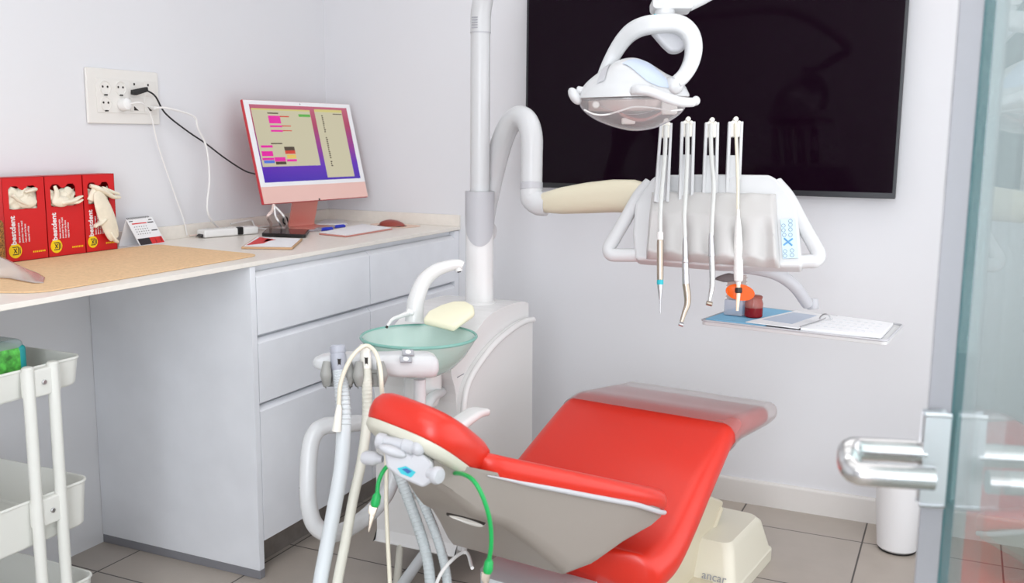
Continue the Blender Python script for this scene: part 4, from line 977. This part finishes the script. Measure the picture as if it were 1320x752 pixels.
# dental handpieces hanging in the console, hoses over the whip holders
def hose_path(pix): return [at(*p) for p in pix]
def inst(name, label, cat, hose, hm, r=.0055):
    t = thing(name, label, cat, at(*hose[-1]), 'dental handpieces on the instrument table')
    b = B(); b.tube(hose_path(hose), r, 10); obj('hose', b, hm, t); return t
F = 2.385
HG = mat('whip_hose_grey', (206, 207, 204), .45)
t = inst('scaler_handpiece', 'scaler handpiece with thin needle tip, leftmost on the instrument table', 'handpiece', [(858, 162, 2.49), (857, 200, 2.475), (853, 245, 2.42), (851, 280, 2.39), (851, 303, F)], HG)
ax_ = lambda x0, y0, x1, y1, d=F: (at(x0, y0, d), at(x1, y1, d)-at(x0, y0, d))
o_, a_ = ax_(851, 299, 851, 402); PXM = F/1270
def seg(prof, o_, a_): return [(r*PXM, h*PXM) for r, h in prof]
b = B(); b.lathe(seg([(3.4, 0), (4, 3), (4, 10), (3, 11)], 0, 0), o_, a_, 16); obj('collar', b, WHITEP, t)
b = B(); b.lathe(seg([(3.6, 10), (4.3, 12), (4.3, 61), (4, 62)], 0, 0), o_, a_, 16); obj('sleeve', b, BRONZE, t)
b = B(); b.lathe(seg([(4, 62), (4.3, 63), (4.3, 67), (4, 68)], 0, 0), o_, a_, 16); obj('teal_ring', b, TEAL, t)
b = B(); b.lathe(seg([(3.8, 68), (3.6, 72), (1.6, 87), (.8, 88), (.7, 104), (.2, 106)], 0, 0), o_, a_, 14); obj('needle_tip', b, SATIN, t)
t = inst('contra_angle_handpiece', 'long curved contra-angle handpiece, second from left on the instrument table', 'handpiece', [(886, 160, 2.49), (886, 200, 2.475), (884, 245, 2.42), (882, 280, 2.39), (883, 310, F)], HG)
o_, a_ = ax_(883, 306, 884, 368)
b = B(); b.lathe(seg([(2.6, 0), (3.6, 6), (3.8, 28), (4.4, 30), (4.6, 32), (4.0, 33), (4.5, 35), (4.5, 45), (4.1, 46), (4.6, 48), (4.6, 60), (4, 61)], 0, 0), o_, a_, 16); obj('motor', b, SATIN, t)
b = B(); b.tube([at(884, 366, F), at(886, 380, F), at(886, 392, F), at(882, 404, F), at(878.5, 415, F)], [4.6*PXM, 4.7*PXM, 4.2*PXM, 3.2*PXM, 2.6*PXM], 14); obj('neck', b, BRONZE, t, sharp=70)
b = B(); b.cyl(at(875, 417.5, F), at(881, 419.5, F), 2.6*PXM, 14, .001); obj('head', b, SATIN, t)
t = inst('turbine_handpiece', 'silver turbine handpiece with small round head, third from left on the instrument table', 'handpiece', [(916, 160, 2.49), (917, 200, 2.475), (920, 240, 2.42), (918, 280, 2.39), (917, 306, F)], HG)
o_, a_ = ax_(916.5, 301, 917.5, 332)
b = B(); b.lathe(seg([(2.6, 0), (3.2, 3), (3.6, 10), (3.4, 11), (3.8, 14), (4.2, 26), (4.6, 28), (4.2, 30)], 0, 0), o_, a_, 16); obj('coupling', b, SATIN, t)
b = B(); b.tube([at(917.5, 330, F), at(918.2, 350, F), at(918, 368, F), at(916, 380, F), at(914.5, 388, F)], [4*PXM, 4*PXM, 3.6*PXM, 2.8*PXM, 2.2*PXM], 14); obj('body', b, METAL, t, sharp=70)
b = B(); b.cyl(at(910.5, 390.5, F), at(918, 392.5, F), 3*PXM, 14, .001); obj('head', b, BRONZE, t)
t = inst('curing_light', 'white curing light with orange oval shield, rightmost on the instrument table', 'curing light', [(948, 160, 2.49), (949.5, 190, 2.475), (951, 235, 2.43), (951, 265, 2.395), (951.5, 284, F)], HOSEC, .0042)
o_, a_ = ax_(951.5, 270, 952, 366)
b = B(); b.lathe(seg([(2, 0), (2.4, 10), (4.5, 25), (5.8, 45), (6, 60), (6, 85), (5.6, 92), (3.2, 94), (3, 97)], 0, 0), o_, a_, 18); obj('body', b, mat('speckled_white', (226, 225, 222), .35, noise=.02, nscale=200), t)
b = B(); b.lathe(seg([(3.8, 101), (4.6, 102), (4.6, 107), (3.6, 108)], 0, 0), o_, a_, 16); obj('black_ring', b, BLACKP, t)
b = B(); b.tube([at(951.8, 362, F), at(951.8, 380, F), at(951, 390, F), at(950.3, 401, F)], [2.6*PXM, 2.6*PXM, 2.2*PXM, 1.7*PXM], 12); obj('light_tip', b, ORANGEL, t)
b = B(); s0 = at(954, 377, F+.004); ex = (_r-_u*.18).normalized(); ey = (_u+_r*.18).normalized()
rings = []
for k, (sc_, o2) in enumerate(((.999, 0), (1, .0015), (.6, .0035), (.1, .0042), (.1, .0022), (.6, .0015), (.98, 0))):
    rings.append([s0+ex*(math.cos(q)*19*PXM*sc_)+ey*(math.sin(q)*10.6*PXM*sc_)-_f*o2 for q in [2*math.pi*j/32 for j in range(32)]])
b.loft(rings); obj('orange_shield', b, ORANGE, t, sharp=70)

# ================================================================== operating lamp on its pole
DL = 2.14
t = thing('operating_light', 'white operating lamp with clear visor on a tall pole above the chair', 'dental lamp', V((PX, PYY, 1.05)))
b = B(); b.cyl((PX, PYY, 1.05), (PX, PYY, 1.545), .0285, 24); obj('pole', b, HOSEW if 0 else LAMPW, t)
b = B(); b.tube([V((PX, PYY, 1.540)), V((PX+.002, PYY, 1.60)), V((PX+.025, PYY-.012, 1.66)), V((PX+.09, PYY-.05, 1.71)), V((PX+.25, PYY-.14, 1.73)), V((1.62, -1.02, 1.76)), at(960, -45, DL), at(915, -12, DL), at(886, 4, DL)], [.0295, .0295, .0285, .027, .025, .022, .020, .020, .019], 18); obj('upper_arm', b, LAMPW, t, sharp=70)
b = B(); b.cyl((PX, PYY, 1.538), (PX, PYY, 1.542), .0299, 24); obj('joint_ring', b, GREYP, t)
b = B()
for k in range(5):
    b.box(V((PX, PYY, 1.552+.007*k))+V((-.004, -.0295, 0))*1.0, (.018, .0012, .0035), (V((.99, .13, 0)), V((-.13, .99, 0)), Z))
obj('sticker_print', b, GREYD, t)
b = B(); b.loft([[at(866+x, 6+y, DL)+_f*(-.02) for x, y in rrect(26, 8, 5, 4)], [at(866+x, 6+y, DL)+_f*(.03) for x, y in rrect(26, 8, 5, 4)]]); b.cyl(at(857, 8, DL), at(857, 33, DL), .0215, 20); J = obj('head_joint', b, LAMPW, t, sharp=50)
b = B(); b.prism([at(x, y, DL-.024) for x, y in ((843, 18), (851, 18), (851, 29), (843, 30))], _f*.004); q = obj('teal_sticker', b, TEAL, J)
b = B(); b.prism([at(x, y, DL-.0245) for x, y in ((845.5, 21), (849, 21), (849, 27), (845.5, 27))], _f*.001); obj('navy_mark', b, NAVY, q)
# yoke
yk = [(776, 108, DL+.075), (781, 92, DL+.07), (794, 66, DL+.055), (808, 47, DL+.03), (824, 36, DL+.005), (846, 31, DL-.01), (872, 31, DL-.01), (888, 42, DL-.01), (894, 60, DL-.015), (891, 80, DL-.02), (882, 97, DL-.03), (870, 108, DL-.035)]
P = catmull([at(*p) for p in yk], 6); rings = []
for i, p in enumerate(P):
    s = i/(len(P)-1); T = (P[min(i+1, len(P)-1)]-P[max(i-1, 0)]).normalized(); N_ = T.cross(_f).normalized(); F_ = N_.cross(T)
    hw = .0145+.0045*math.sin(math.pi*s); rings.append([p+N_*x+F_*y for x, y in rrect(hw, .019, .010, 4)])
b = B(); b.loft(rings); YK = obj('yoke', b, LAMPW, t, sharp=60)
b = B(); b.prism([at(x, y, DL+.0) for x, y in ((838, 38), (870, 38), (886, 50), (886, 60), (876, 67), (865, 67), (855, 58))], _f*.03, bev=.008, seg=3); obj('yoke_housing', b, GREYP, YK)
# head
LA = (_r*1.0-_f*.10).normalized(); LB = LA.cross(Z).normalized()     # long axis, depth axis
LZ = LB.cross(LA).normalized()
if LZ.z < 0: LZ = -LZ
if LB.dot(_f) < 0: LB = -LB
PM = DL/1270
lc = at(816, 126, DL+.03)
top = [(-71, 2), (-66, 14), (-58, 23), (-45, 33), (-30, 43), (-15, 49.5), (0, 51), (14, 47), (28, 39), (42, 30), (56, 23), (66, 15), (72, 4)]
def dome(a, h, dep_, n=20, lo=0.0):
    return [lc+LA*(a*PM)+LB*(math.cos(q)*dep_*PM)+LZ*(max(math.sin(q), 0)**.9*h*PM if lo == 0 else math.sin(q)*h*PM) for q in [math.pi*k/n for k in range(n+1)]]
dp = lambda a: 52*math.sqrt(max(0.02, 1-(a/73.5)**2))
tops = [(p.x, p.y) for p in catmull([V((a, h, 0)) for a, h in top], 3)]
b = B(); b.loft([dome(a, h, dp(a)) for a, h in tops]); HD = obj('lamp_head', b, LAMPW, t, sharp=60)
# lower clear visor
low = [(-71, 2), (-66, 12), (-55, 22), (-40, 30), (-20, 37), (0, 41), (18, 40), (34, 36), (50, 28), (62, 19), (70, 8)]
lows = [(p.x, p.y) for p in catmull([V((a, h, 0)) for a, h in low], 3)]
def vis(a, h, dep_, n=20): return [lc+LA*(a*PM)-LZ*(1.5*PM)+LB*(math.cos(q)*dep_*PM)-LZ*(math.sin(q)*h*PM) for q in [math.pi*k/n for k in range(n+1)]]
b = B(); b.loft([vis(a, h, dp(a)) for a, h in lows], cap=False, closed=False); VS = obj('visor', b, VISOR, t, sharp=60)
b = B(); b.tube([lc+LA*(a*PM)-LZ*((h+1)*PM) for a, h in lows], .0016, 8, smooth=0); obj('visor_edge', b, CLEARB, VS)
# optics in the visor
b = B(); b.grid(lambda u, v: lc+LA*((-52+104*u)*PM)+LB*((-20+44*v)*PM)-LZ*((6+16*math.sin(math.pi*u)*(1-.6*v))*PM), 20, 8); obj('reflector', b, SATIN, t, solid=.001)
b = B(); b.grid(lambda u, v: lc+LA*((-18+54*u)*PM)+LB*((-34+14*v)*PM)-LZ*((19+9*math.sin(math.pi*u)+3*v)*PM), 16, 6); obj('rose_mirror', b, mat('rose_reflector', (190, 132, 126), .25, metal=.6), t, solid=.001)
b = B(); b.tube([lc+LA*(a*PM)+LB*(-41*PM*math.sqrt(1-(a/75)**2))-LZ*(h*PM) for a, h in ((-63, 15), (-50, 21), (-35, 22), (-15, 17), (0, 13), (20, 14), (45, 18), (62, 17))], .0018, 8); obj('visor_rib', b, WHITEP, VS)
b = B(); b.box(lc-LZ*(30*PM)+LA*(-6*PM), (.03, .03, .014), (LA, LB, LZ), bev=.003); b.cyl(lc+LA*(-48*PM)-LZ*(9*PM)-LB*.03, lc+LA*(-48*PM)-LZ*(9*PM)-LB*.05, .008, 14, .002); b.box(lc+LA*(46*PM)-LZ*(14*PM)-LB*(.02), (.035, .03, .03), (LA, LB, LZ), bev=.005); obj('bulb_socket', b, IVORY, t)
b = B(); b.grid(lambda u, v: lc+LA*((-58+110*u)*PM)-LB*((8-6*v+22*math.sin(math.pi*u))*PM)-LZ*((3+(13+2*math.sin(math.pi*u))*v)*PM), 20, 6); obj('front_reflector', b, mat('reflector_panel', (206, 188, 182), .3, metal=.25), t, solid=.001)
# inset panel, strap, handles
def onhead(a, q, o=.0015):
    # point on the dome at station a, angle q from the camera side
    h = 0
    for (a0, h0), (a1, h1) in zip(tops, tops[1:]):
        if a0 <= a <= a1: h = h0+(h1-h0)*(a-a0)/max(a1-a0, 1e-6)
    s = (h*PM+o)/(h*PM) if h else 1
    return lc+LA*(a*PM)-LB*(math.cos(q)*(dp(a)*PM+o))+LZ*(max(math.sin(q), 0)**.9*(h*PM+o))
def lerp_tab(tab, x):
    for (x0, y0), (x1, y1) in zip(tab, tab[1:]):
        if x <= x1: return y0+(y1-y0)*(x-x0)/(x1-x0)
    return tab[-1][1]
def inset(u, v):
    a = -14+62*u
    q0 = lerp_tab(((-14, .93), (-6, .78), (4, .56), (16, .36), (30, .27), (48, .30)), a); q1 = lerp_tab(((-14, .97), (-4, 1.12), (8, 1.2), (22, 1.25), (34, .95), (44, .62), (48, .36)), a)
    return onhead(a, q0+(q1-q0)*v, .002)
b = B(); b.grid(inset, 24, 8); obj('blue_inset', b, LBLUE, HD, sharp=80)
b = B(); b.grid(lambda u, v: onhead(-47+10*u+9*v, .50+1.0*v, .0025), 6, 10); obj('grey_strap', b, GREYP, HD, sharp=80)
b = B(); b.ell(at(741, 124, DL+.02), (.013, .014, .020), (_r, _f, (_u*.9-_r*.35).normalized())); b.cyl(at(743, 116, DL+.02), at(755, 118, DL+.02), .009, 14, .003); obj('side_knob', b, LAMPW, t, sharp=60)
b = B(); P = catmull([at(812, 117, DL-.07), at(822, 116, DL-.085), at(838, 118, DL-.09), at(858, 126, DL-.09), at(876, 131, DL-.085), at(892, 132, DL-.075), at(897, 131, DL-.07)], 6); rings = []
for i, p in enumerate(P):
    s = i/(len(P)-1); hw = .011*(1-.25*s); hh = (.008+.003*math.sin(math.pi*s))
    if i in (0, len(P)-1): hw *= .5; hh *= .5
    rings.append([p+_f*x+(_u)*y for x, y in rrect(hw, hh, hh*.9, 4)])
b.loft(rings); b.ell(at(897, 130, DL-.07), (.009, .010, .010)); b.cyl(at(838, 118, DL-.085), at(840, 112, DL-.02), .008, 12); obj('handle_bar', b, LAMPW, t, sharp=60)
b = B(); b.cyl(at(862, 108, DL-.02), at(874, 112, DL-.05), .017, 18, .004); obj('pivot', b, LAMPW, t, sharp=60)
b = B(); b.cyl(at(773, 108, DL+.06), at(777, 118, DL+.03), .012, 18, .003); obj('pivot', b, LAMPW, t, sharp=60)

# ================================================================== glass door
DA = math.radians(15.75); DP = V((math.sin(DA), -math.cos(DA), 0)); DN = V((-math.cos(DA), -math.sin(DA), 0))
DQ = onplane((1238, 400), DN*-1.6776, DN); DQ.z = 0
door = bpy.data.objects.new('door_1', None); COL.objects.link(door); door.location = DQ+DP*.4; door['kind'] = 'structure'
ln = .82; th = .010
b = B(); b.box(DQ+DP*(ln/2+.003)-DN*(th/2)+Z*1.06, (ln, th, 2.10), (DP, DN, Z)); obj('glass_pane', b, PANE, door)
b = B(); b.box(DQ-DN*(th/2)+Z*1.06, (.003, th+.001, 2.10), (DP, DN, Z)); obj('glass_edge', b, PANEE, door)
b = B(); b.prism([DQ+DP*.002+DN*.001+Z*.012, DQ-DP*.004+DN*.001+Z*.012, DQ-DP*.008+DN*.025+Z*.012, DQ-DP*.002+DN*.026+Z*.012], Z*2.09, bev=.001, seg=1); obj('edge_seal', b, SEAL, door)
# lever handle with its plate
hz = .880
b = B(); b.box(DQ+DP*.010+DN*.019+Z*(hz+.008), (.018, .020, .104), (DP, DN, Z), bev=.004, seg=3); obj('handle_plate', b, SATIN, door)
s1 = DQ+DP*.006+Z*(hz+.014)+DN*.028; s2 = DQ+DP*.050+Z*(hz-.002)+DN*.028; o = DN*.082
b = B(); b.tube([s1, s1+o*.8, s1+o*1.0+DP*.006, s1+o*1.05+DP*.018-Z*.004, s2+o*1.05-DP*.018+Z*.004, s2+o-DP*.006, s2+o*.8, s2], .0135, 16, smooth=6); obj('lever', b, METAL, door, sharp=70)
